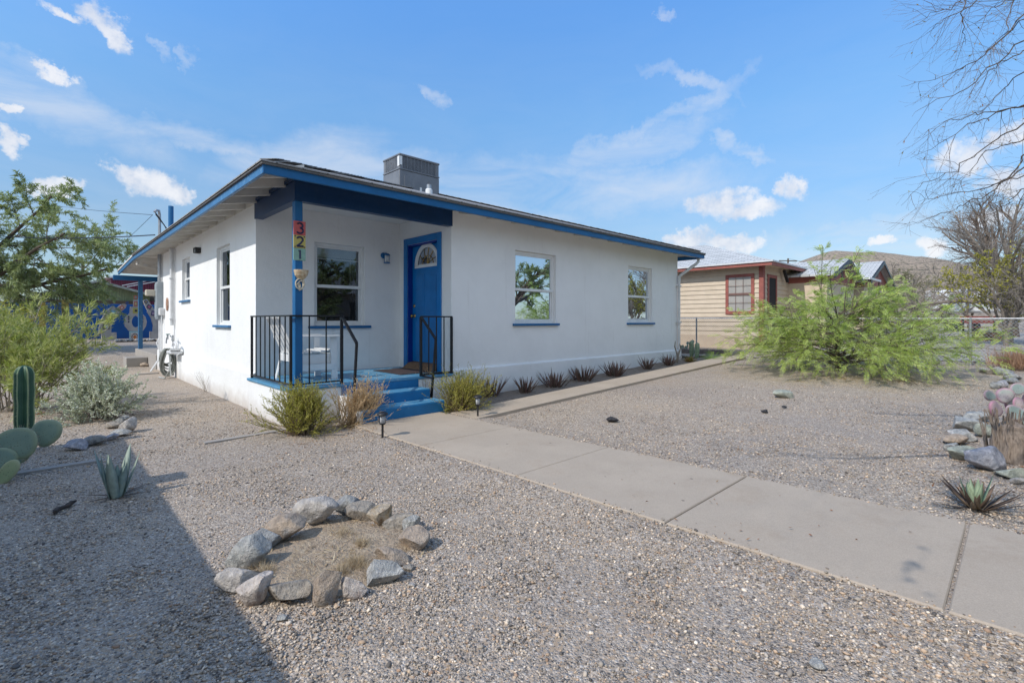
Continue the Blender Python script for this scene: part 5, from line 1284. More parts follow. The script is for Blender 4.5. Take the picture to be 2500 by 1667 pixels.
# bare tree reaching in from the right, its trunk outside the picture; boughs hand-laid
tb=Vector((6.6,-2.2,0)); tb.z=gz(tb.x,tb.y); rg=np.random.default_rng(77); out=[]
crown=np.array([6.3,-1.6,3.4])
out.append((0,[np.array([tb.x,tb.y,tb.z-.1]),np.array([6.62,-2.1,1.2]),np.array([6.5,-1.9,2.3]),crown],.22,.13))
Z7=lambda x,y:(2200+x/2.613,y/2.613)
boughs=[(4.6,[(784,90),(600,300),(440,410),(340,460),(180,520),(0,553)]),(4.3,[(784,250),(560,440),(380,600),(180,660),(70,745)]),
 (4.8,[(784,455),(660,560),(560,680),(430,830)]),(4.5,[(784,672),(640,700),(520,720),(420,745),(280,780),(80,885)]),(4.5,[(784,672),(600,730),(430,800),(250,920),(60,1010)]),
 (4.0,[(784,790),(600,880),(460,1000),(330,1090),(150,1165),(0,1312)]),(4.4,[(784,1078),(620,1170),(520,1210),(400,1215),(240,1260),(110,1288)]),
 (4.2,[(784,1000),(690,1130),(560,1230),(400,1300),(330,1345),(170,1390),(0,1440)]),(4.9,[(784,900),(640,930),(520,980),(450,1100),(360,1170)]),
 (4.6,[(784,330),(650,400),(560,470),(470,560)]),(4.1,[(784,120),(640,240),(540,330)]),(5.,[(720,-30),(680,120),(650,240),(560,330)]),
 (4.4,[(560,-40),(400,60),(250,150),(160,215)]),(4.7,[(430,-40),(330,45),(200,85),(35,190)]),(4.4,[(430,-30),(385,80),(400,200),(410,285)]),(4.2,[(784,-20),(660,0),(560,80),(480,160)]),(4.6,[(784,1200),(700,1280),(640,1340),(520,1400)]),(4.3,[(784,1120),(620,1180),(560,1290),(540,1400)])]
twp=[]
for t,px in boughs:
    pts=[np.array(atT(*Z7(x,y),t+.15*math.sin(i*2+t*9))) for i,(x,y) in enumerate(px)]
    # lead back to the crown of the trunk
    st=pts[0]; mid=(st*.55+crown*.45)+np.array([0,0,.35])
    full=[crown,mid]+pts
    # smooth subdivision with knobbly jitter
    sm=[]
    for i in range(len(full)-1):
        m_=4
        for j in range(m_): sm.append(full[i]+(full[i+1]-full[i])*j/m_+rg.normal(size=3)*.010)
    sm.append(full[-1]); out.append((1,sm,.0085,.0009))
    n=len(sm)
    for j in range(13):
        i=rg.integers(6,n-1); ax=nrm(sm[i+1]-sm[i] if i+1<n else sm[i]-sm[i-1]); o_=nrm(np.cross(ax,rg.normal(size=3))); d=ax*math.cos(.75)+o_*math.sin(.75)
        grow(rg,sm[i],d,rg.uniform(.15,.55),.0017,2,[None,None,dict(seg=5,jit=.16,grav=-.03,n=3,spread=.6,ratio=.5,rr=.35,start=.2),dict(seg=3,jit=.15,n=0,spread=0,ratio=0)],out)
nb=len(out)
# canopy over the spot the picture was taken from: throws the dappled shade on the walk
for d,L in (((-1,.32,.10),6.3),((-1,.26,-.02),7.6),((-1,.34,.05),7.2),((-1,.42,.16),5.4),((-1,.2,.2),5.8),((-1,.1,.45),4.2),((-.4,-.9,.5),3.5),((.9,-.3,.5),3.2),((-1,-.35,.3),4.),((.3,.2,1),2.0)):
    grow(rg,crown,np.array(d),L,.045,1,[None,dict(seg=9,jit=.09,grav=.0,n=11,spread=.65,ratio=.36,rr=.2,start=.3,cr=.4),dict(seg=6,jit=.12,grav=-.02,n=7,spread=.6,ratio=.5,rr=.3),dict(seg=4,jit=.14,n=3,spread=.6,ratio=.5),dict(seg=3,jit=.1,n=0,spread=0,ratio=0)],out)
def inframe(pts):
    for q in pts:
        d_=q[0]*CS+q[1]*SN
        if d_>.2:
            u=1250+F*(q[0]*SN-q[1]*CS)/d_; v=HZ-F*(q[2]-CZ)/d_
            if -200<u<2420 and -60<v<1700: return True
    return False
out=out[:nb]+[q for q in out[nb:] if not inframe(q[1]) and not any(c[0]<5.2 and c[2]<3.3 for c in q[1])]
t_=thing('bare_tree','bare brown tree whose drooping twigs hang in from the upper right','tree',tb)
o=limbs([q for q in out if q[0]<=1],(10,6)).build('trunk',M['bark']); world_child(o,t_)
o=limbs([q for q in out if q[0]>1],(8,6,4,3,3),.0007).build('twigs',M['twig']); world_child(o,t_)
Pn,Dn=along([q for q in out if q[0]==2 and len(q[1])==6],rg,(2,),1,.5); s_=rg.random(len(Pn))<.75; Pn,Dn=Pn[s_],outward(Dn[s_],rg,1.)
P9,D9=along([q for q in out if q[0] in (3,4)],rg,(3,4),10,.0); Xs_=P9[:,0]+1.087*P9[:,2]; Ys_=P9[:,1]-.076*P9[:,2]; s_=np.array([q[0]*CS+q[1]*SN<.3 or (q[2]-CZ)/(q[0]*CS+q[1]*SN)>.72 for q in P9])&(Xs_<6.6)&(Ys_>-1.4)&(Ys_<.42)&(np.array([mn.noise((a*1.6,b*1.6,0)) for a,b in P9[:,:2]])>.02); Pn=np.concatenate([Pn,P9[s_]]); Dn=np.concatenate([Dn,outward(D9[s_],rg,1.)]); print('shade leaves',s_.sum())
nl_=len(Pn)-int(s_.sum()); sc_=np.where(np.arange(len(Pn))<nl_,.55,1.5); V,Fc=leafquads(Pn,Dn,rg.uniform(.03,.06,len(Pn))*sc_,.02*sc_,rg,.3); o=npmesh('last_leaves',V,Fc,leafmat('last_leaf',[(.40,.17,.08,1),(.30,.30,.08,1),(.5,.26,.12,1)],.3)); world_child(o,t_)
# grey leafless tree beyond the fence on the right + yellow-green bush below
p=atT(2462,880,15.5); p.z=gz(p.x,p.y); dirs=[]; rg=np.random.default_rng(3)
for a,b,L in ((-1.,.35,3.1),(-.8,.8,3.1),(-.4,1.,3.),(.1,1.,3.2),(.6,.9,3.2),(1.,.4,3.),(-1,.1,2.4),(-.2,.9,3.3)): dirs.append((rgt*a+fwd*rg.normal()*.6+zz*b,L))
tree('grey_tree',p,'leafless grey tree with dense pale twigs behind the right chain link fence','tree','trees on the right beyond the fence',71,5,.13,
 [dict(seg=8,jit=.13,grav=0,n=14,spread=.7,ratio=.45,rr=.25,start=.12,cr=.36),dict(seg=6,jit=.15,n=11,spread=.65,ratio=.5,rr=.35,start=.1,cr=.45),dict(seg=5,jit=.15,n=8,spread=.6,ratio=.5,rr=.5,cr=.55),dict(seg=3,jit=.15,n=0,spread=0,ratio=0,rr=.6)],None,'bark2',dict(twm='gtwig'),dirs,1.3)
p=atT(2455,870,14.6); p.z=gz(p.x,p.y); dirs=[(rgt*a+zz*1.0+fwd*b,2.1) for a,b in ((-1,.2),(-.6,-.3),(-.2,.3),(.2,-.2),(.6,.2),(1,0),(.3,.1))]
tree('yellow_bush',p,'yellow green leafy bush growing under the leafless grey tree','bush',None,72,2.5,.07,[dict(seg=6,jit=.14,n=9,spread=.65,ratio=.5,rr=.3),dict(seg=4,jit=.15,n=6,spread=.6,ratio=.5),dict(seg=3,jit=.1,n=0,spread=0,ratio=0)],leafmat('ygb',[(.30,.28,.04,1),(.44,.40,.07,1),(.2,.2,.04,1)],.3),'bark2',dict(lv=(2,3,4),per=10,L=.09,W=.04,twm='gtwig'),dirs,.5)
p=atT(2475,780,21); p.z=gz(p.x,p.y); dirs=[(rgt*a+zz*b,3.2) for a,b in ((-1,.9),(-.5,1.2),(0,1.),(.5,1.),(-.2,.8))]
tree('tall_tree',p,'tall dark twiggy tree at the right edge behind the grey one','tree','trees on the right beyond the fence',73,6,.2,[dict(seg=7,jit=.12,n=10,spread=.6,ratio=.45,rr=.3,start=.2),dict(seg=5,jit=.14,n=8,spread=.6,ratio=.5),dict(seg=4,jit=.14,n=4,spread=.6,ratio=.5),dict(seg=3,jit=.1,n=0,spread=0,ratio=0)],leafmat('dk',[(.10,.10,.06,1),(.16,.15,.09,1)],.2),'bark',dict(lv=(4,),per=3,L=.05,W=.015,twm='twig'),dirs,2.6)
BR=leafmat('dusty_leaf',[(.20,.20,.10,1),(.28,.25,.15,1),(.16,.18,.09,1)],.25); TW=leafmat('dusty_twig',[(.30,.26,.21,1),(.38,.33,.27,1),(.24,.2,.16,1)],.15)
for i,(u,vb,t,L,lf,lb) in enumerate([(2190,800,30,2.9,TW,'dusty pale thicket tree left of the hill foot'),(2250,800,27,2.6,BR,'olive grey shrub tree in the middle distance beyond the fence'),(2310,800,33,3.4,TW,'pale brown thorn tree in the distance before the hill'),(2150,800,36,2.2,BR,'dull green tree peeping above the feathery shrub'),(2370,800,30,3.3,TW,'bare brown thicket tree left of the leafless grey tree'),(2480,800,38,3.,BR,'distant dusty tree at the far right edge')]):
    p=atT(u,vb,t); p.z=gz(p.x,p.y); rg=np.random.default_rng(i); dirs=[(rgt*a+fwd*rg.normal()*.5+zz*1.1,L) for a in (-1.1,-.5,0,.5,1.1)]
    tree('desert_tree',p,lb,'tree','trees on the right beyond the fence',80+i,4,.12,[dict(seg=6,jit=.15,n=8,spread=.65,ratio=.5,rr=.3,start=.15),dict(seg=4,jit=.15,n=6,spread=.65,ratio=.5),dict(seg=3,jit=.15,n=0,spread=0,ratio=0)],lf,'bark2',dict(lv=(2,3,4),per=9,L=.20,W=.03,twm='gtwig'),dirs,.8)
# trees across the street, behind the viewer: what the windows mirror
for i,(x,y,L,lb) in enumerate([(2.5,-8.5,3.4,'leafy tree across the street, leftmost behind the viewer'),(9.5,-10,3.6,'leafy tree across the street, in the middle of the row behind the viewer'),(16,-9,3.4,'leafy tree across the street, fourth from the left behind the viewer'),(5.5,-13,4.2,'tall leafy tree across the street, farthest one behind the viewer'),(23,-11,3.8,'leafy tree across the street, rightmost behind the viewer')]):
    rg=np.random.default_rng(i+9); dirs=[(np.array([math.cos(a),math.sin(a),.8+.5*(k_%2)]),L) for k_,a in enumerate(np.arange(0,6.2,.9))]
    tree('street_tree',Vector((x,y,gz(x,y))),lb,'tree','trees across the street',90+i,6,.25,[dict(seg=7,jit=.12,n=8,spread=.65,ratio=.42,rr=.3,start=.25),dict(seg=5,jit=.15,n=6,spread=.6,ratio=.5),dict(seg=4,jit=.15,grav=-.06,n=0,spread=0,ratio=0)],MQ,'bark',dict(lv=(3,),per=22,L=.24,W=.07),dirs,1.6)
for x_,w_,lb in ((-4.,13.,'low tan house across the street, left of the other one'),(14.,15.,'low brown house across the street, right of the tan one')):
    t_=thing('street_house',lb,'house',(x_,-19,0),0,'houses across the street'); z_=gz(x_+6,-19)
    c=MB(); c.box(x_,x_+w_,-26,-17,z_-.3,z_+2.7); o=c.build('wall',mat('far_wall_'+str(int(w_)),(.32,.27,.22,1),(.28,.24,.2,1),3,.9)); world_child(o,t_)
    c=MB(); c.prism([(x_-.5,-26.5,z_+2.7),(x_-.5,-16.5,z_+2.7),(x_-.5,-21.5,z_+4.3)],(w_+1,0,0)); o=c.build('roof',M['shing_f']); world_child(o,t_)
    for k_ in (2.,w_-4.):
        c=MB(); c.box(x_+k_,x_+k_+1.6,-17.03,-16.97,z_+.9,z_+2.1); o=c.build('window',M['dark']); world_child(o,t_)
# ================================================================== NEIGHBOUR HOUSE (beige)
SID=mat('beige_siding_paint',(.60,.50,.385,1),(.54,.45,.34,1),4,.75,.3,50)
RED=mat('brick_red_trim',(.33,.10,.075,1),(.25,.075,.06,1),6,.6)
XN,YN=16.6,5.7; zb=gz(XN,8)
nb=thing('beige_house','beige lap sided neighbour house with red trim and pale grey hip roof','house',(XN,YN,zb))
def NP(n,mb,m,par=nb,**k):
    o=mb.build(n,m); world_child(o,par); return o
c=MB(); z=zb+.42; bh=.155; i=0; ytop=3.16
c.box(XN+.03,25,YN+.03,20,zb-.3,ytop+.1)
while z<ytop:
    z2=min(z+bh,ytop+.02)
    c.prism([(XN+.031,YN,z),(XN-.012,YN,z),(XN+.012,YN,z2),(XN+.031,YN,z2)],(0,14,0)); c.prism([(XN,YN+.031,z),(XN,YN-.012,z),(XN,YN+.012,z2),(XN,YN+.031,z2)],(8.4,0,0)); z=z2
NP('wall',c,SID)
c=MB(); c.box(XN-.03,XN+.02,YN-.03,20,zb-.2,zb+.42); c.box(XN+.02,25,YN-.03,YN+.02,zb-.2,zb+.42); NP('foundation',c,mat('beige_stucco',(.55,.45,.34,1),(.5,.4,.3,1),4,.85))
c=MB(); c.box(XN-.05,XN-.013,YN-.05,YN+.09,zb+.1,3.2); c.box(XN-.013,XN+.10,YN-.05,YN-.013,zb+.1,3.2); NP('corner_board',c,RED)
ez=3.10; ea=.42
c=MB(); c.box(XN-ea,XN-ea+.03,YN-ea,20,ez-.02,ez+.09); c.box(XN-ea+.03,25.4,YN-ea,YN-ea+.03,ez-.02,ez+.09); NP('fascia',c,RED)
c=MB(); c.box(XN-ea+.03,25,YN-ea+.03,20,ez+.05,ez+.085); NP('soffit',c,SID)
x0,x1,y0,y1=XN-ea-.03,XN-ea+.03+7.8,YN-ea-.03,21.; hw=(x1-x0)/2; zt=ez+.12+hw*.335
me=D.meshes.new('roof'); me.from_pydata([(x0,y0,ez+.12),(x1,y0,ez+.12),(x1,y1,ez+.12),(x0,y1,ez+.12),(x0+hw,y0+hw,zt),(x0+hw,y1-hw,zt),(x0,y0,ez+.09),(x1,y0,ez+.09),(x1,y1,ez+.09),(x0,y1,ez+.09)],[],[(0,1,4),(2,3,5),(1,2,5,4),(3,0,4,5),(0,6,7,1),(1,7,8,2),(2,8,9,3),(3,9,6,0)])
me.materials.append(M['nsh_f']); me.materials.append(M['nsh_s']); o=D.objects.new('roof',me); COL.objects.link(o); world_child(o,nb)
for i,p_ in enumerate(me.polygons): p_.material_index=1 if i in (2,3,5,7) else 0
c=MB(); c.box(x0-.012,x0+.05,y0-.012,y1,ez+.085,ez+.13); c.box(x0+.05,x1,y0-.012,y0+.05,ez+.085,ez+.13); NP('drip_edge',c,M['pipe'])
def nwin(T,a0,a1,z0,z1,bars=True):
    f=MB(T); fw=.10
    f.bbox(a0,a0+fw,0,.035,z0,z1); f.bbox(a1-fw,a1,0,.035,z0,z1); f.bbox(a0+fw,a1-fw,0,.035,z1-fw,z1); f.bbox(a0+fw,a1-fw,0,.045,z0,z0+fw)
    fr=NP('window',f,RED)
    g=MB(T); g.box(a0+fw,a1-fw,.013,.019,z0+fw,z1-fw); sub('pane',g,mat('shaded_pane',(.40,.38,.35,1),(.33,.32,.30,1),3,.3) if bars else M['dark'],fr)
    if bars:
        b_=MB(T)
        for i in (1,2): x=a0+fw+(a1-a0-2*fw)*i/3; b_.box(x-.005,x+.005,.05,.06,z0+.03,z1-.03)
        for i in (1,2,3): z=z0+fw+(z1-z0-2*fw)*i/4; b_.box(a0+fw,a1-fw,.045,.055,z-.005,z+.005)
        b_.box(a0+fw,a1-fw,.02,.044,z0+(z1-z0)*.47,z0+(z1-z0)*.53)
        sub('bars',b_,mat('faded_red_bars',(.22,.13,.11,1),None,5,.7),fr)
T=TS(XN); nwin(T,atX(1842,700,XN).y,atX(1772,700,XN).y,atX(1800,767,XN).z,atX(1800,670,XN).z)
T=TF(YN)
q0,q1=atY(1873,700,YN),atY(1895,700,YN); nwin(T,q0.x,q1.x,atY(1873,775,YN).z,atY(1880,671,YN).z,False)
q0,q1=atY(1942,700,YN),atY(1960,700,YN); nwin(T,q0.x,q1.x,atY(1950,730,YN).z,atY(1950,682,YN).z,False)
c=MB(); a=atY(1914,660,YN-.15); b=atY(1923,688,YN-.15); c.bar(a,b,.08); NP('brace',c,M['dark'])
def gable(label,xc,hw,y0,y1,zr,ze,name='gable_house',wallm=RED,lower=True):
    zb_=gz(xc,y0); t_=thing(name,label,'house',(xc,y0,zb_),0,'gabled roofs beyond the feathery shrub')
    c=MB(); c.box(xc-hw+.3,xc+hw-.3,y0+.1,y1-.1,zb_,ze-.25); o=c.build('wall',SID); world_child(o,t_)
    c=MB(); c.prism([(xc-hw+.3,y0+.08,ze-.25),(xc+hw-.3,y0+.08,ze-.25),(xc+hw-.3,y0+.08,ze-.02),(xc,y0+.08,zr-.12),(xc-hw+.3,y0+.08,ze-.02)],(0,y1-y0-.2,0)); o=c.build('gable',wallm); world_child(o,t_)
    c=MB(); s=.05
    for sg in (-1,1): c.prism([(xc,y0-.15,zr),(xc+sg*hw,y0-.15,ze),(xc+sg*hw,y0-.15,ze-.06),(xc,y0-.15,zr-.06)],(0,y1-y0+.3,0))
    o=c.build('roof',M['nsh_s']); world_child(o,t_)
    c=MB()
    for sg in (-1,1): c.prism([(xc,y0-.17,zr-.02),(xc+sg*hw,y0-.17,ze-.02),(xc+sg*hw,y0-.17,ze-.16),(xc,y0-.17,zr-.16)],(0,-.03,0))
    o=c.build('fascia',RED if wallm!=RED else M['iron']); world_child(o,t_)
    c=MB(); 
    for i in range(6): c.box(xc-.16,xc+.16,y0+.06,y0+.1,zr-.75+i*.07,zr-.71+i*.07)
    o=c.build('vent',M['iron']); world_child(o,t_)
gable('small red gabled porch roof joined to the beige house',21.,2.2,4.4,9.,3.60,2.92)
gable('farther red gabled house with a pale shingled roof beyond the first gable',28,3.,4.5,13,4.11,3.05)
c=MB(); a=atT(2125,683,21); c.box(a.x-1.2,a.x+1.1,a.y-.2,a.y+1.6,a.z-.05,a.z+.03)
aw=thing('awning','white flat metal awning in front of the farther red gable','awning',(a.x,a.y,gz(a.x,a.y)))
o=c.build('canopy',M['wht']); world_child(o,aw)
c=MB(); zz_=gz(a.x,a.y)
for x in (a.x-1.1,a.x+1.): c.box(x,x+.04,a.y-.15,a.y-.11,zz_-.05,a.z-.05)
o=c.build('posts',M['bark']); world_child(o,aw)
# ================================================================== FENCES
def chain(label,p,q,hgt,step=.075,group='chain link fences on the right'):
    p,q=Vector(p),Vector(q); L=(q-p).length; d=(q-p)/L; zg=lambda s:gz(*(p+d*s)[:2])
    t_=thing('chain_link_fence',label,'fence',(p.x,p.y,zg(0)),0,group)
    c=MB(); n=int(L/2.6)
    c.tube([tuple((p+d*L*i/8)[:2])+(zg(L*i/8)+hgt,) for i in range(9)],.016,6); o=c.build('top_rail',M['galv']); world_child(o,t_)
    for i in range(n+1):
        s=L*i/n; b=p+d*s; c=MB(); c.tube([(b.x,b.y,zg(s)-.1),(b.x,b.y,zg(s)+hgt+.03)],.025,6); o=c.build('post',M['galv']); world_child(o,t_)
    V=[];Fc=[];k=0; wr=.0032; nrm_=Vector((-d.y,d.x,0))
    def seg(s0,z0,s1,z1,o_):
        nonlocal k
        a=p+d*s0; b=p+d*s1; A=Vector((a.x,a.y,zg(s0)+z0)); B=Vector((b.x,b.y,zg(s1)+z1)); dr=(B-A).normalized(); sd=dr.cross(nrm_)*wr
        V.extend([A+sd+nrm_*o_,A-sd+nrm_*o_,B-sd+nrm_*o_,B+sd+nrm_*o_]); Fc.append((k,k+1,k+2,k+3)); k+=4
        V.extend([A+nrm_*(wr+o_),A-nrm_*(wr-o_),B-nrm_*(wr-o_),B+nrm_*(wr+o_)]); Fc.append((k,k+1,k+2,k+3)); k+=4
    nn=int((L+hgt)/step)
    for i in range(nn):
        s=i*step-hgt
        for sg in (1,-1):
            a0,b0,a1,b1=(s,0,s+hgt,hgt) if sg==1 else (s+hgt,0,s,hgt)
            lo,hi=(a0,a1) if a0<a1 else (a1,a0)
            # clip to fence
            f0=max(0,(0-lo)/hgt); f1=min(1,(L-lo)/hgt)
            if f0>=f1: continue
            if sg==1: seg(lo+hgt*f0,hgt*f0,lo+hgt*f1,hgt*f1,.001)
            else: seg(lo+hgt*f0,hgt*(1-f0),lo+hgt*f1,hgt*(1-f1),-.001)
    o=npmesh('mesh',[tuple(v) for v in V],Fc,M['galv']); world_child(o,t_); return t_
chain('chain link fence in front of the beige siding behind the house corner',(15,4.2,0),(15.2,16,0),1.05)
chain('chain link fence with a bright top rail running to the right picture edge',(15,4.1,0),(14.6,-2.6,0),1.03)
# drive beyond the fence
dv=[];xs_=np.linspace(15.4,16.2,2)
c=MB(); 
pts=[(15.5,-12),(24,-12),(24,3.6),(15.6,5.2)]
V=[(x,y,gz(x,y)+.012) for x,y in [(15.5,-14),(17.5,-14),(20,-14),(22.2,-14),(40,-14),(15.5,5.),(17.5,4.4),(20,4.),(22.2,3.4),(40,2.4)]]
dr_=npmesh('driveway',V,[(i,i+1,i+6,i+5) for i in range(4)],M['slab'],None); dr_['kind']='structure'
# things beyond the right fence
def onG(u,v,t): 
    p=atT(u,v,t); p.z=gz(p.x,p.y); return p
p=onG(2405,820,17); bx=thing('planter_box','brown wooden planter box behind the right chain link fence','planter',p)
c=MB(); s_=40*17/F; c.bbox(-s_*.7,s_*.7,-.25,.25,0,.32,.01); o=c.build('box',M['wood'],bx); bx.rotation_euler=(0,0,YAW-math.pi/2)
p=onG(2403,812,18.5); bn=thing('garden_bench','dull red garden bench behind the wooden planter box','bench',p); bn.rotation_euler=(0,0,YAW-math.pi/2)
c=MB(); 
for i in range(3): c.box(-.7,.7,-.2+i*.14,-.08+i*.14,.44,.47)
c.build('seat',RED,bn); c=MB()
for i in range(2): c.box(-.7,.7,.22,.25,.60+i*.16,.72+i*.16)
c.build('backrest',RED,bn)
for x in (-.6,.6):
    c=MB(); c.bar((x,-.18,0),(x,-.18,.44),.05); c.bar((x,.2,0),(x,.24,.85),.05); c.build('leg',M['iron'],bn)
p=onG(2355,800,31); tr=thing('camper_trailer','white trailer parked far off among the trees on the right','trailer',p); tr.rotation_euler=(0,0,YAW-math.pi/2+.15)
zt=CZ+(HZ-707)/F*31-p.z; c=MB(); c.bbox(-1.,1.,-1.8,1.8,zt-1.5,zt,.12); c.build('body',M['wht'],tr); c=MB(); c.box(-.55,.3,-1.83,-1.79,zt-.95,zt-.45); c.build('window',M['dark'],tr)
for x in (-.7,.7):
    c=MB(); c.tube([(x-.1,0,.33),(x+.1,0,.33)],.33,14); c.build('wheel',M['blk'],tr)
for i,(u,v,t,mk,w_,lb) in enumerate(((2358,800,18,'white',.5,'white heap of stones behind the right fence'),(2340,812,18,'pale',.35,'small pale stone heap left of the white one behind the fence'))):
    p=onG(u,v,t); o=rockmesh('rock_pile',500+i,w_,.4,.3,3); o.location=(p.x,p.y,p.z+.1); o.data.materials.append(RK[mk]); tag(o,lb,'rocks')
# utility poles
def pole(u,vt,t,label,arm=True,h0=None):
    p=atT(u,vt,t); zg=gz(p.x,p.y); t_=thing('utility_pole',label,'utility pole',(p.x,p.y,zg),0,'wooden utility poles in the distance'); c=MB(); c.tube([(0,0,0),(0,0,p.z-zg)],[.15,.1],8); c.build('pole',M['bark'],t_)
    if arm: c=MB(); c.bar((-1.,.7,p.z-zg-.3),(1.,-.7,p.z-zg-.3),.1,.12); c.build('crossarm',M['bark'],t_)
    return p
pole(1924,631,60,'distant utility pole crossarm above the beige house roof'); pw=pole(202,640,42,'brown utility pole behind the green shed',False)
# overhead wires
def wire(n,pts,r,label):
    c=MB(); c.tube(pts,r,4,False); o=c.build('overhead_wire',M['blk']); tag(o,label,'wire','overhead wires'); return o
def sag(a,b,n,s): return [a.lerp(b,i/n)-Vector((0,0,s*4*(i/n)*(1-i/n))) for i in range(n+1)]
mast=Vector((2.2,16.7,4.3))
wire(0,sag(atT(-60,572,19),Vector((2.25,16.7,3.75)),12,.12),.016,'thick dark service wire from the left edge to the house mast')
wire(0,sag(atT(-40,462,40),mast,14,.3),.007,'thin upper wire crossing the sky above the left tree'); wire(0,sag(atT(202,664,42),mast,12,.25),.007,'thin wire from the mast to the brown pole')
for i,(v0,v1) in enumerate(((668,640),(640,652),(598,640))):
    wire(0,sag(atT(1926,632,60),atT(2560,v0,26),14,.6+.2*i),.010,['lowest thin wire over the hill on the right','middle thin wire over the hill on the right','highest thin wire over the hill on the right'][i])
# ================================================================== LEFT BACKGROUND
YW=30.
BLW=mat('cobalt_wall_paint',(.004,.10,.36,1),(.004,.085,.31,1),2,.7,.3,20)
a,b=atY(-260,739,YW),atY(420,746,YW); zt=atY(200,741,YW).z
c=MB(); c.bbox(a.x,b.x+1.2,YW,YW+.2,gz(0,YW)-.1,zt,.01); o=c.build('garden_wall',BLW); tag(o,'cobalt blue painted garden wall behind the back yard','wall')
c=MB(); 
YP=mat('yellow_paint',(.50,.36,.08,1),(.42,.3,.07,1),4,.7)
q=atY(159.5,740,28); c.box(q.x-.11,q.x+.11,27.9,28.1,gz(0,28),q.z+.03); q1,q2=atY(150,742,28),atY(189,742,28); c.box(q1.x,q2.x,27.9,28.1,q.z+.03,q.z+.15)
c.box(atY(95,800,28).x,atY(95,800,28).x+.2,27.9,28.1,gz(0,28),q.z); o=c.build('yellow_timber_frame',YP); tag(o,'yellow painted timber post and beam before the blue wall','timber_frame')  # plain yellow post with a short beam, plus a second post
# mosaic arches
YA=28.8; ZA=lambda x,y:(220+x/4.612,560+y/4.612)
CR=mat('pale_mosaic_cement',(.42,.40,.38,1),(.33,.31,.30,1),4,.85,.5,20)
def plate(pts,name,m,par,Y=YA,th_=.18,hole=None):
    P3=[atY(*ZA(x,y),Y) for x,y in pts]; c=MB(); c.prism([tuple(p) for p in P3],(0,th_,0)); o=c.build(name,m,recalc=True); world_child(o,par); return o
def tile3(x,y,w_,h_,cols,par,rot=0,Y=YA-.02):
    ca,sa=math.cos(R(rot)),math.sin(R(rot))
    def rect(w2,h2): return [(x+ca*a-sa*b,y+sa*a+ca*b) for a,b in ((-w2,-h2),(w2,-h2),(w2,h2),(-w2,h2))]
    for i,(cc,k_) in enumerate(cols):
        plate(rect(w_/2*k_,h_/2*k_),'mosaic_tile',mat('tile%d_%d_%d'%(x,y,i),cc,tuple(q*.7 for q in cc[:3])+(1,),30,.4),par,Y-.02*i,.02)
base=atY(*ZA(200,1300),YA)
s1=thing('mosaic_arch','left curved mosaic arm of the garden sculpture before the blue wall','sculpture',(base.x,YA,gz(0,YA)),0,'mosaic garden sculptures')
L_out=[(95,1180),(100,1110),(120,1040),(150,970),(190,910),(245,868),(275,868),(295,885),(350,845),(385,835),(410,850),(400,880),(350,925),(350,935),(300,980),(265,1030),(240,1090),(238,1160)]
plate(L_out[:8]+L_out[12:],'arm',CR,s1); plate([(298,885),(352,843),(385,835),(412,850),(402,882),(352,925)],'arm_tip',mat('terracotta_cement',(.42,.33,.28,1),(.32,.25,.22,1),5,.8),s1)
plate([(130,1160),(298,1160),(298,1270),(130,1270)],'foot',CR,s1,YA-.1,.35)
tile3(258,938,60,50,[((.18,.40,.48,1),1),((.35,.55,.6,1),.5)],s1,10); tile3(205,1010,70,62,[((.50,.38,.2,1),1),((.3,.16,.08,1),.35)],s1,10); tile3(182,1093,78,62,[((.10,.09,.11,1),1),((.3,.36,.45,1),.7)],s1,4)
tile3(358,882,45,36,[((.45,.15,.12,1),1),((.6,.5,.45,1),.5)],s1,-35); tile3(418,828,36,30,[((.03,.06,.18,1),1)],s1,-35); tile3(230,1215,90,60,[((.12,.10,.12,1),1),((.35,.33,.4,1),.5)],s1,0)
s2=thing('mosaic_pillar','central mosaic totem with a tear shaped opening and sun tile, before the blue wall','sculpture',(atY(*ZA(500,1300),YA).x,YA,gz(0,YA)),0,'mosaic garden sculptures')
# body as left and right halves round the opening
hole=[(515,968),(490,985),(475,1010),(468,1040),(475,1070),(490,1095),(515,1105)]; holr=[(515,1105),(540,1095),(552,1070),(558,1040),(552,1010),(538,985),(515,968)]
plate([(455,870),(515,870)]+hole+[(515,1145),(438,1142),(395,1090),(388,1040),(400,985),(445,945)],'body',CR,s2); plate([(515,870),(575,870),(585,945),(625,985),(640,1040),(630,1090),(595,1142),(515,1145)]+holr,'body',CR,s2)
tile3(515,838,62,90,[((.42,.40,.37,1),1),((.4,.12,.12,1),.62),((.5,.45,.2,1),.3)],s2); tile3(515,765,42,40,[((.45,.12,.08,1),1),((.2,.3,.3,1),.5)],s2); tile3(517,915,72,60,[((.5,.45,.12,1),1),((.05,.04,.05,1),.4)],s2)
tile3(505,1210,130,130,[((.35,.55,.58,1),1),((.62,.60,.58,1),.72)],s2)
for k_ in range(12): 
    a=R(30*k_); tile3(505+36*math.cos(a),1212+36*math.sin(a),12,12,[((.12,.04,.03,1),1)],s2,30*k_,YA-.05)
tile3(505,1212,34,34,[((.55,.18,.04,1),1)],s2,45,YA-.06)
for x_ in (430,438,595): 
    for y_ in (985,1010,1040): tile3(x_,y_,18,8,[((.05,.05,.12,1),1)],s2,-70,YA-.02)
s3=thing('mosaic_arch','right curved mosaic arm of the garden sculpture, partly behind the meter box','sculpture',(atY(*ZA(720,1300),YA).x,YA,gz(0,YA)),0,'mosaic garden sculptures')
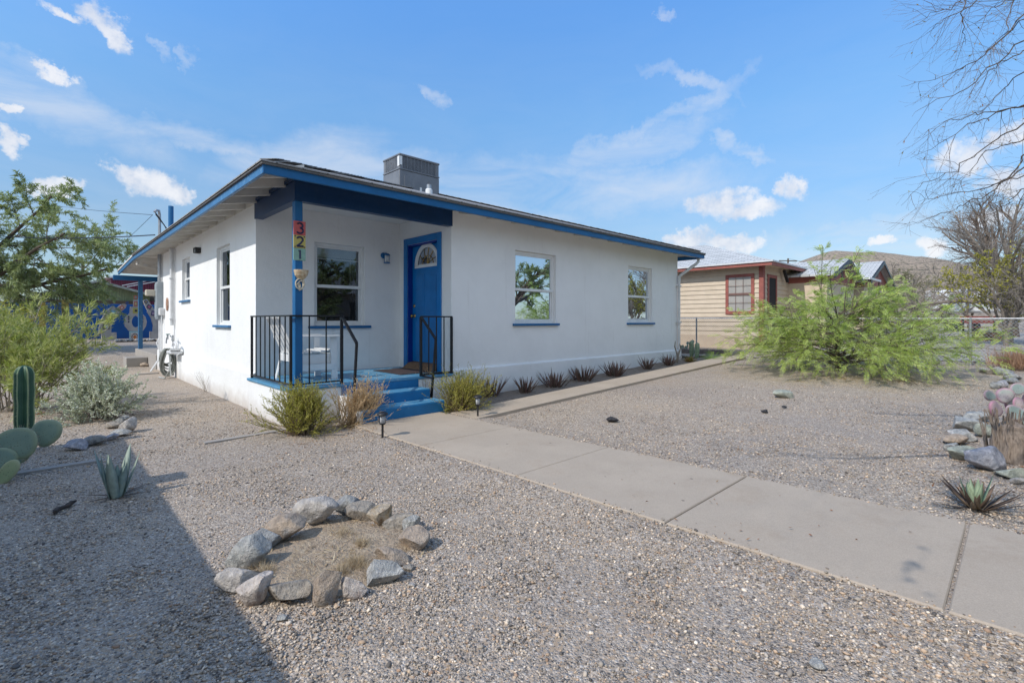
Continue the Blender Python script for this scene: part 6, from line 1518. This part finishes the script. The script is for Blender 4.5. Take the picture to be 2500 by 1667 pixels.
plate([(640,925),(700,905),(760,890),(800,950),(820,1040),(820,1200),(705,1200),(712,1080),(690,1000)],'arm',CR,s3); plate([(598,800),(640,785),(690,850),(720,895),(650,920),(615,850)],'arm_tip',CR,s3); plate([(680,1150),(800,1150),(800,1265),(680,1265)],'foot',CR,s3,YA-.1,.35)
tile3(630,815,40,34,[((.05,.08,.2,1),1),((.4,.3,.12,1),.5)],s3,35); tile3(665,872,50,44,[((.05,.05,.1,1),1),((.4,.12,.2,1),.6)],s3,30); tile3(715,945,55,55,[((.08,.07,.18,1),1),((.4,.3,.4,1),.5)],s3,10); tile3(725,1200,60,80,[((.4,.36,.3,1),1),((.1,.25,.22,1),.7),((.45,.35,.1,1),.3)],s3)
for i in range(16):
    x=300+i*30 if i<9 else 590+(i-9)*28
    u,v=ZA(x,1285+8*((i*7)%3)); w_=7+(i*5)%5; p=atT(u,v,25.5); zz2=gz(p.x,p.y)
    o=rockmesh('rock',600+i,w_*26/F,.3,w_*.75*26/F,3); o.location=(p.x,28.0-.1*(i%2),gz(0,28)+.06); k_=28./ray(u,v)[1]; o.location.x=k_*ray(u,v)[0]; o.data.materials.append(RK[['pale','blue','tan','white'][i%4]])
    tag(o,'one of the pale stones in the row at the foot of the mosaic sculptures','rock','row of stones under the mosaic sculptures')
# green gabled shed
YS_=36.; ZS=lambda x,y:(x/3.357,350+y/3.357)
GS=mat('green_board_paint',(.21,.25,.14,1),(.15,.19,.10,1),3,.8,.5,14,stretch=(8,8,.6),dirt=((.33,.34,.24,1),.6,.8,5))
sh=thing('green_shed','green boarded shed with a low gable behind the blue garden wall','shed',(atY(*ZS(790,1280),YS_).x,YS_,gz(0,36)))
A0,A1,A2=atY(*ZS(95,1275),YS_),atY(*ZS(800,1122),YS_),atY(*ZS(1330,1262),YS_)
zb2=atY(*ZS(700,1284),YS_).z
c=MB(); n=44
for i in range(n):
    f0,f1=i/n,(i+.93)/n; X0,X1=A0.x+.6+(A2.x-A0.x-1.2)*f0,A0.x+.6+(A2.x-A0.x-1.2)*f1
    def ztop(x): 
        return A0.z+(A1.z-A0.z)*(x-A0.x)/(A1.x-A0.x) if x<A1.x else A1.z+(A2.z-A1.z)*(x-A1.x)/(A2.x-A1.x)
    c.prism([(X0,YS_+.1,zb2),(X1,YS_+.1,zb2),(X1,YS_+.1,max(ztop(X1)-.1,zb2+.01)),(X0,YS_+.1,max(ztop(X0)-.1,zb2+.01))],(0,.03+.01*(i%2),0))
o=c.build('gable_boards',GS); world_child(o,sh)
c=MB(); c.box(A0.x+.6,A2.x-.6,YS_+.9,YS_+7,gz(0,36)-.1,zb2); o=c.build('wall',M['dark']); world_child(o,sh)
c=MB(); c.box(A0.x+.6,A2.x-.6,YS_-.05,YS_+.05,zb2-.22,zb2-.002)
for i in range(5): x=A0.x+1.+(A2.x-A0.x-2)*i/4; c.box(x,x+.25,YS_-.05,YS_+.1,gz(0,36)-.1,zb2-.22)
o=c.build('frame',mat('brown_frame_paint',(.10,.075,.05,1),(.07,.05,.035,1),4,.8)); world_child(o,sh)
c=MB()
for (P0,P1) in ((A0,A1),(A1,A2)): c.prism([(P0.x,YS_-.4,P0.z),(P1.x,YS_-.4,P1.z),(P1.x,YS_-.4,P1.z-.12),(P0.x,YS_-.4,P0.z-.12)],(0,8.5,0))
o=c.build('roof',mat('grey_metal_roof',(.33,.35,.32,1),(.22,.24,.2,1),5,.6)); world_child(o,sh)
q=atY(*ZS(463,1172),YS_); c=MB(); c.lathe((q.x,YS_+1,q.z-.35),[(.12,0),(.12,.18),(.42,.2),(.38,.38),(.1,.46)],14); o=c.build('roof_vent',GS); world_child(o,sh)
# maroon building
YM=44.; a=atY(*ZS(850,1160),YM); b=atY(*ZS(1500,1140),YM); zt=atY(*ZS(1200,1118),YM).z; zt2=atY(*ZS(900,1160),YM).z
mbd=thing('maroon_building','maroon ribbed metal building behind the green shed','building',(b.x,YM,1.))
MR=mat('maroon_metal',(.16,.018,.05,1),(.12,.012,.04,1),2,.6)
c=MB(); n=60; X0,X1=atY(*ZS(910,1140),YM).x,b.x+4
c.box(X0,X1,YM+.06,YM+8,gz(0,44),zt)
for i in range(n): x=X0+(X1-X0)*i/n; c.box(x,x+.09,YM,YM+.06,gz(0,44),zt)
o=c.build('wall',MR); world_child(o,mbd)
c=MB(); c.prism([(X0-.3,YM-.3,zt-.0),(X1,YM-.3,zt+.35),(X1,YM-.3,zt+.5),(X0-.3,YM-.3,zt+.12)],(0,9,0)); o=c.build('roof',M['wht']); world_child(o,mbd)
c=MB(); p0,p1=atY(*ZS(1000,1165),YM-.5),atY(*ZS(1260,1118),YM-.5); c.bar(p0,p1,.05); p0,p1=atY(*ZS(1040,1175),YM-.5),atY(*ZS(1270,1135),YM-.5); c.bar(p0,p1,.05); o=c.build('pale_rail',M['wht']); world_child(o,mbd)
# concrete step block in front of the rear slab
c=MB(); c.bbox(1.76,2.27,18.15,18.9,-.05,.27,.012); o=c.build('step_block',M['slab']); tag(o,'low concrete step block beside the rear porch slab','step')
# unseen wall standing in for a neighbour building, added to throw the drive's shadow
nl=thing('shadow_wall','unseen tan stucco wall left of the drive, added for its shadow, with a thicker pillar','wall',(-1.5,1,0))
ts_=mat('tan_stucco',(.62,.55,.46,1),(.56,.5,.42,1),3,.9,.4,50)
c=MB(); c.bbox(-1.60,-1.42,-9,7.55,-.1,1.95,.02); o=c.build('wall',ts_); world_child(o,nl)
c=MB(); c.bbox(-1.64,-1.38,5.24,5.50,-.1,2.14,.02); o=c.build('pillar',ts_); world_child(o,nl)
# ================================================================== HILL
pr_=[(1800,700),(1880,668),(1944,640),(1980,628),(2017,616),(2040,613),(2060,615),(2100,617),(2136,617),(2170,622),(2212,628),(2240,632),(2256,630),(2270,634),(2308,641),(2360,652),(2420,662),(2500,672),(2700,690),(3300,720),(4200,752)]
us=np.linspace(1780,4200,150); ts=np.linspace(230,620,34); V=[]
for t in ts:
    for u in us:
        v=np.interp(u,[a for a,_ in pr_],[b for _,b in pr_]); pk=(HZ-v)/F*420+CZ-.9
        s=math.exp(-((t-420)/105.)**2) if t<420 else math.exp(-((t-420)/140.)**2)
        d=ray(u,0); x,y=d[0]*t,d[1]*t; edge=min(1,(u-1780)/90.)
        z=.9+pk*s*edge*(1+(.16*mn.fractal((x*.012,y*.012,0),1,2,5))*(0.15+abs(t-420)/150 if abs(t-420)<150 else 1.)); V.append((x,y,z-2*(1-s)))
nx=len(us); ii=np.arange((len(ts)-1)*nx).reshape(-1,nx)[:,:-1].ravel()
hm=mat('hill_scrub',(.36,.28,.21,1),(.28,.22,.165,1),.02,.95,.8,.3,1.,dirt=((.10,.095,.06,1),.50,.60,.55))
hl=npmesh('hill',V,np.stack([ii,ii+1,ii+1+nx,ii+nx],1),hm,None,True); hl['kind']='structure'
# ================================================================== CAMERA, SUN, SKY
cam=D.cameras.new('camera'); cam.sensor_width=36; cam.lens=36*F/2500; cam.shift_y=-(833.5-HZ)/2500; cam.clip_end=5000; cam.clip_start=.05
co=D.objects.new('camera',cam); COL.objects.link(co); co.location=(0,0,CZ); co.rotation_euler=(math.pi/2,0,YAW-math.pi/2); SC.camera=co
LD=Vector((1,-.07,-.92)).normalized()
sun=D.lights.new('sun','SUN'); sun.energy=SUN_E; sun.angle=R(.53); sun.color=(1,.945,.87)
so_=D.objects.new('sun',sun); COL.objects.link(so_); so_.rotation_euler=LD.to_track_quat('-Z','Y').to_euler()
w=D.worlds.new('World'); SC.world=w; w.use_nodes=True; nt=NT(w); bg=nt.n['Background']
sky=nt.N('ShaderNodeTexSky'); sky.sky_type='NISHITA'; sky.sun_disc=False; sky.sun_elevation=math.asin(-LD.z); sky.sun_rotation=math.atan2(-LD.x,-LD.y)
sky.air_density=1.; sky.dust_density=.3; sky.ozone_density=2.2; sky.altitude=300
tc=nt.N('ShaderNodeTexCoord').outputs['Generated']; sx=nt.N('ShaderNodeSeparateXYZ'); nt.L(tc,sx.inputs[0])
az=nt.math('ARCTAN2',sx.outputs[1],sx.outputs[0]); el=nt.math('ARCSINE',sx.outputs[2])
def azel(u,v):
    d=Vector(ray(u,v)).normalized(); return math.atan2(d.y,d.x),math.asin(d.z)
cw=nt.N('ShaderNodeTexNoise'); cw.inputs['Scale'].default_value=12; cw.inputs['Detail'].default_value=6; cw.inputs['Roughness'].default_value=.66; nt.L(tc,cw.inputs['Vector'])
ae=nt.N('ShaderNodeCombineXYZ'); nt.L(az,ae.inputs[0]); nt.L(el,ae.inputs[1])
def warp(sa,se):
    a=nt.N('ShaderNodeVectorMath',operation='SUBTRACT'); nt.L(cw.outputs['Color'],a.inputs[0]); a.inputs[1].default_value=(.5,.5,.5)
    b=nt.N('ShaderNodeVectorMath',operation='MULTIPLY_ADD'); nt.L(a.outputs[0],b.inputs[0]); b.inputs[1].default_value=(sa,se,0); nt.L(ae.outputs[0],b.inputs[2]); return b.outputs[0]
vw1=warp(.15,.08); vw2=warp(.16,.10)
def blob(u,v,wp,hp,rot=0,vec=None):
    A0,E0=azel(u,v); cA=math.cos(A0-YAW); wa=wp/F*cA*cA; he=hp/F*cA
    m=nt.N('ShaderNodeMapping',vector_type='TEXTURE'); nt.L(vw1 if vec is None else vec,m.inputs[0]); m.inputs['Location'].default_value=(A0,E0,0); m.inputs['Rotation'].default_value=(0,0,-R(rot)); m.inputs['Scale'].default_value=(wa,he,1)
    l=nt.N('ShaderNodeVectorMath',operation='LENGTH'); nt.L(m.outputs[0],l.inputs[0]); return l.outputs['Value']
def union(bs):
    r=bs[0]
    for b in bs[1:]: r=nt.math('MINIMUM',r,b)
    return nt.math('SUBTRACT',1.,nt.math('POWER',r,2),clamp=True)
DD=1.0629
cum=[(140,432,70,22,0),(345,420,95,38,0),(300,405,55,30,0),(410,440,60,26,0),(1660,470,75,38,0),(1730,490,80,26,0),(1600,552,95,26,0),(1680,560,70,20,0),(1560,545,40,18,0),(1825,432,45,34,0),(35,258,35,14,0),(20,320,45,30,0),
 (2240,360,105,48,0),(2320,310,60,36,0),(2270,500,90,30,0),(2000,552,40,15,0),(2120,560,60,20,0),(265,70,70,22,-45),(150,15,70,12,0),(235,25,70,22,-15),(2345,420,70,40,0),(110,165,40,18,0)]
m1=union([blob(u*DD,v*DD,a*DD*1.12,b*DD*1.2,r) for u,v,a,b,r in cum])
nz=nt.noise(tc,26,6,.62); nz2=cw.outputs['Fac']
dens=nt.math('ADD',m1,nt.math('MULTIPLY',nt.math('SUBTRACT',nz,.5),1.5)); dens=nt.math('MULTIPLY',nt.ramp(dens,[(.08,0.),(1.,.85)],'EASE'),nt.math('GREATER_THAN',m1,0.))
dens=nt.math('MULTIPLY',dens,nt.ramp(m1,[(0.,0.),(.5,1.)]))
wis=[(1050,430,330,75,6),(700,360,230,60,20),(1500,430,260,60,0),(150,260,330,70,-12),(40,170,160,60,-10),(500,330,220,26,-8),(1400,360,300,40,12),(990,215,34,22,-50),(442,138,18,30,-20),(385,105,40,12,-30),(1535,30,26,14,-30),
 (1650,230,110,26,40),(1600,190,150,20,-25),(1520,280,190,18,15),(1700,340,90,18,-20),(2050,570,500,60,0),(1250,470,420,55,4),(820,400,300,60,8),(2000,520,150,30,0)]
m2=union([blob(u*DD,v*DD,a*DD,b*DD,r,vw2) for u,v,a,b,r in wis])
mp=nt.N('ShaderNodeMapping'); mp.inputs['Rotation'].default_value=(0,0,.4); mp.inputs['Scale'].default_value=(1,1,3.2); nt.L(tc,mp.inputs[0])
st=nt.noise(mp.outputs[0],5,6,.62,.6)
d2=nt.math('MULTIPLY',nt.ramp(st,[(.30,0.),(.66,1.)]),nt.ramp(m2,[(0.,0.),(.9,.45)]))
hz_=nt.ramp(el,[(.0,.5),(.30,.14),(.62,.0)]); veil=nt.math('MULTIPLY',hz_,nt.ramp(st,[(.3,.35),(.7,1.)]))
ref=nt.ramp(nt.math('ADD',nt.math('MULTIPLY',nz2,.5),nt.math('MULTIPLY',nz,.5)),[(.38,(.70,.75,.84,1)),(.58,(1.,1.,1.,1))])
tn=nt.ramp(nt.math('DIVIDE',el,1.5708),[(.0,(.42,.49,.53,1)),(.10,(.50,.60,.65,1)),(.245,(.65,.97,1.10,1)),(.36,(.72,1.16,1.46,1)),(.52,(1.45,1.62,1.75,1))])  # overhead stop brightened as added fill for the shaded walls
base=nt.mix(1.,sky.outputs[0],tn,'MULTIPLY')
k_=CLOUD_K
dt=nt.N('ShaderNodeVectorMath',operation='DOT_PRODUCT'); nt.L(tc,dt.inputs[0]); dt.inputs[1].default_value=(-.74,-.60,.30)
sky_fill=nt.ramp(dt.outputs['Value'],[(.35,0.),(.75,.9)])  # extra sky brightness added behind the viewer to fill porch and front wall
base=nt.mix(sky_fill,base,(k_*SKY_FILL*.86,k_*SKY_FILL*.97,k_*SKY_FILL*1.08,1))
c1=nt.mix(veil,base,(k_*.80,k_*.90,k_*1.03,1)); c2=nt.mix(d2,c1,(k_*.93,k_*.97,k_*1.05,1)); cl=nt.mix(1.,ref,(k_*1.12,k_*1.12,k_*1.15,1),'MULTIPLY')
c3=nt.mix(dens,c2,cl); nt.L(c3,bg.inputs[0]); bg.inputs[1].default_value=SKY_S
SC.view_settings.view_transform='Standard'; SC.view_settings.look='None'; SC.view_settings.exposure=EXPO; SC.view_settings.gamma=1
SC.cycles.max_bounces=6; SC.cycles.diffuse_bounces=5; w.cycles.sampling_method='MANUAL'; w.cycles.sample_map_resolution=256; SC.cycles.glossy_bounces=2; SC.cycles.transmission_bounces=2; SC.cycles.transparent_max_bounces=8
SC.cycles.use_denoising=True
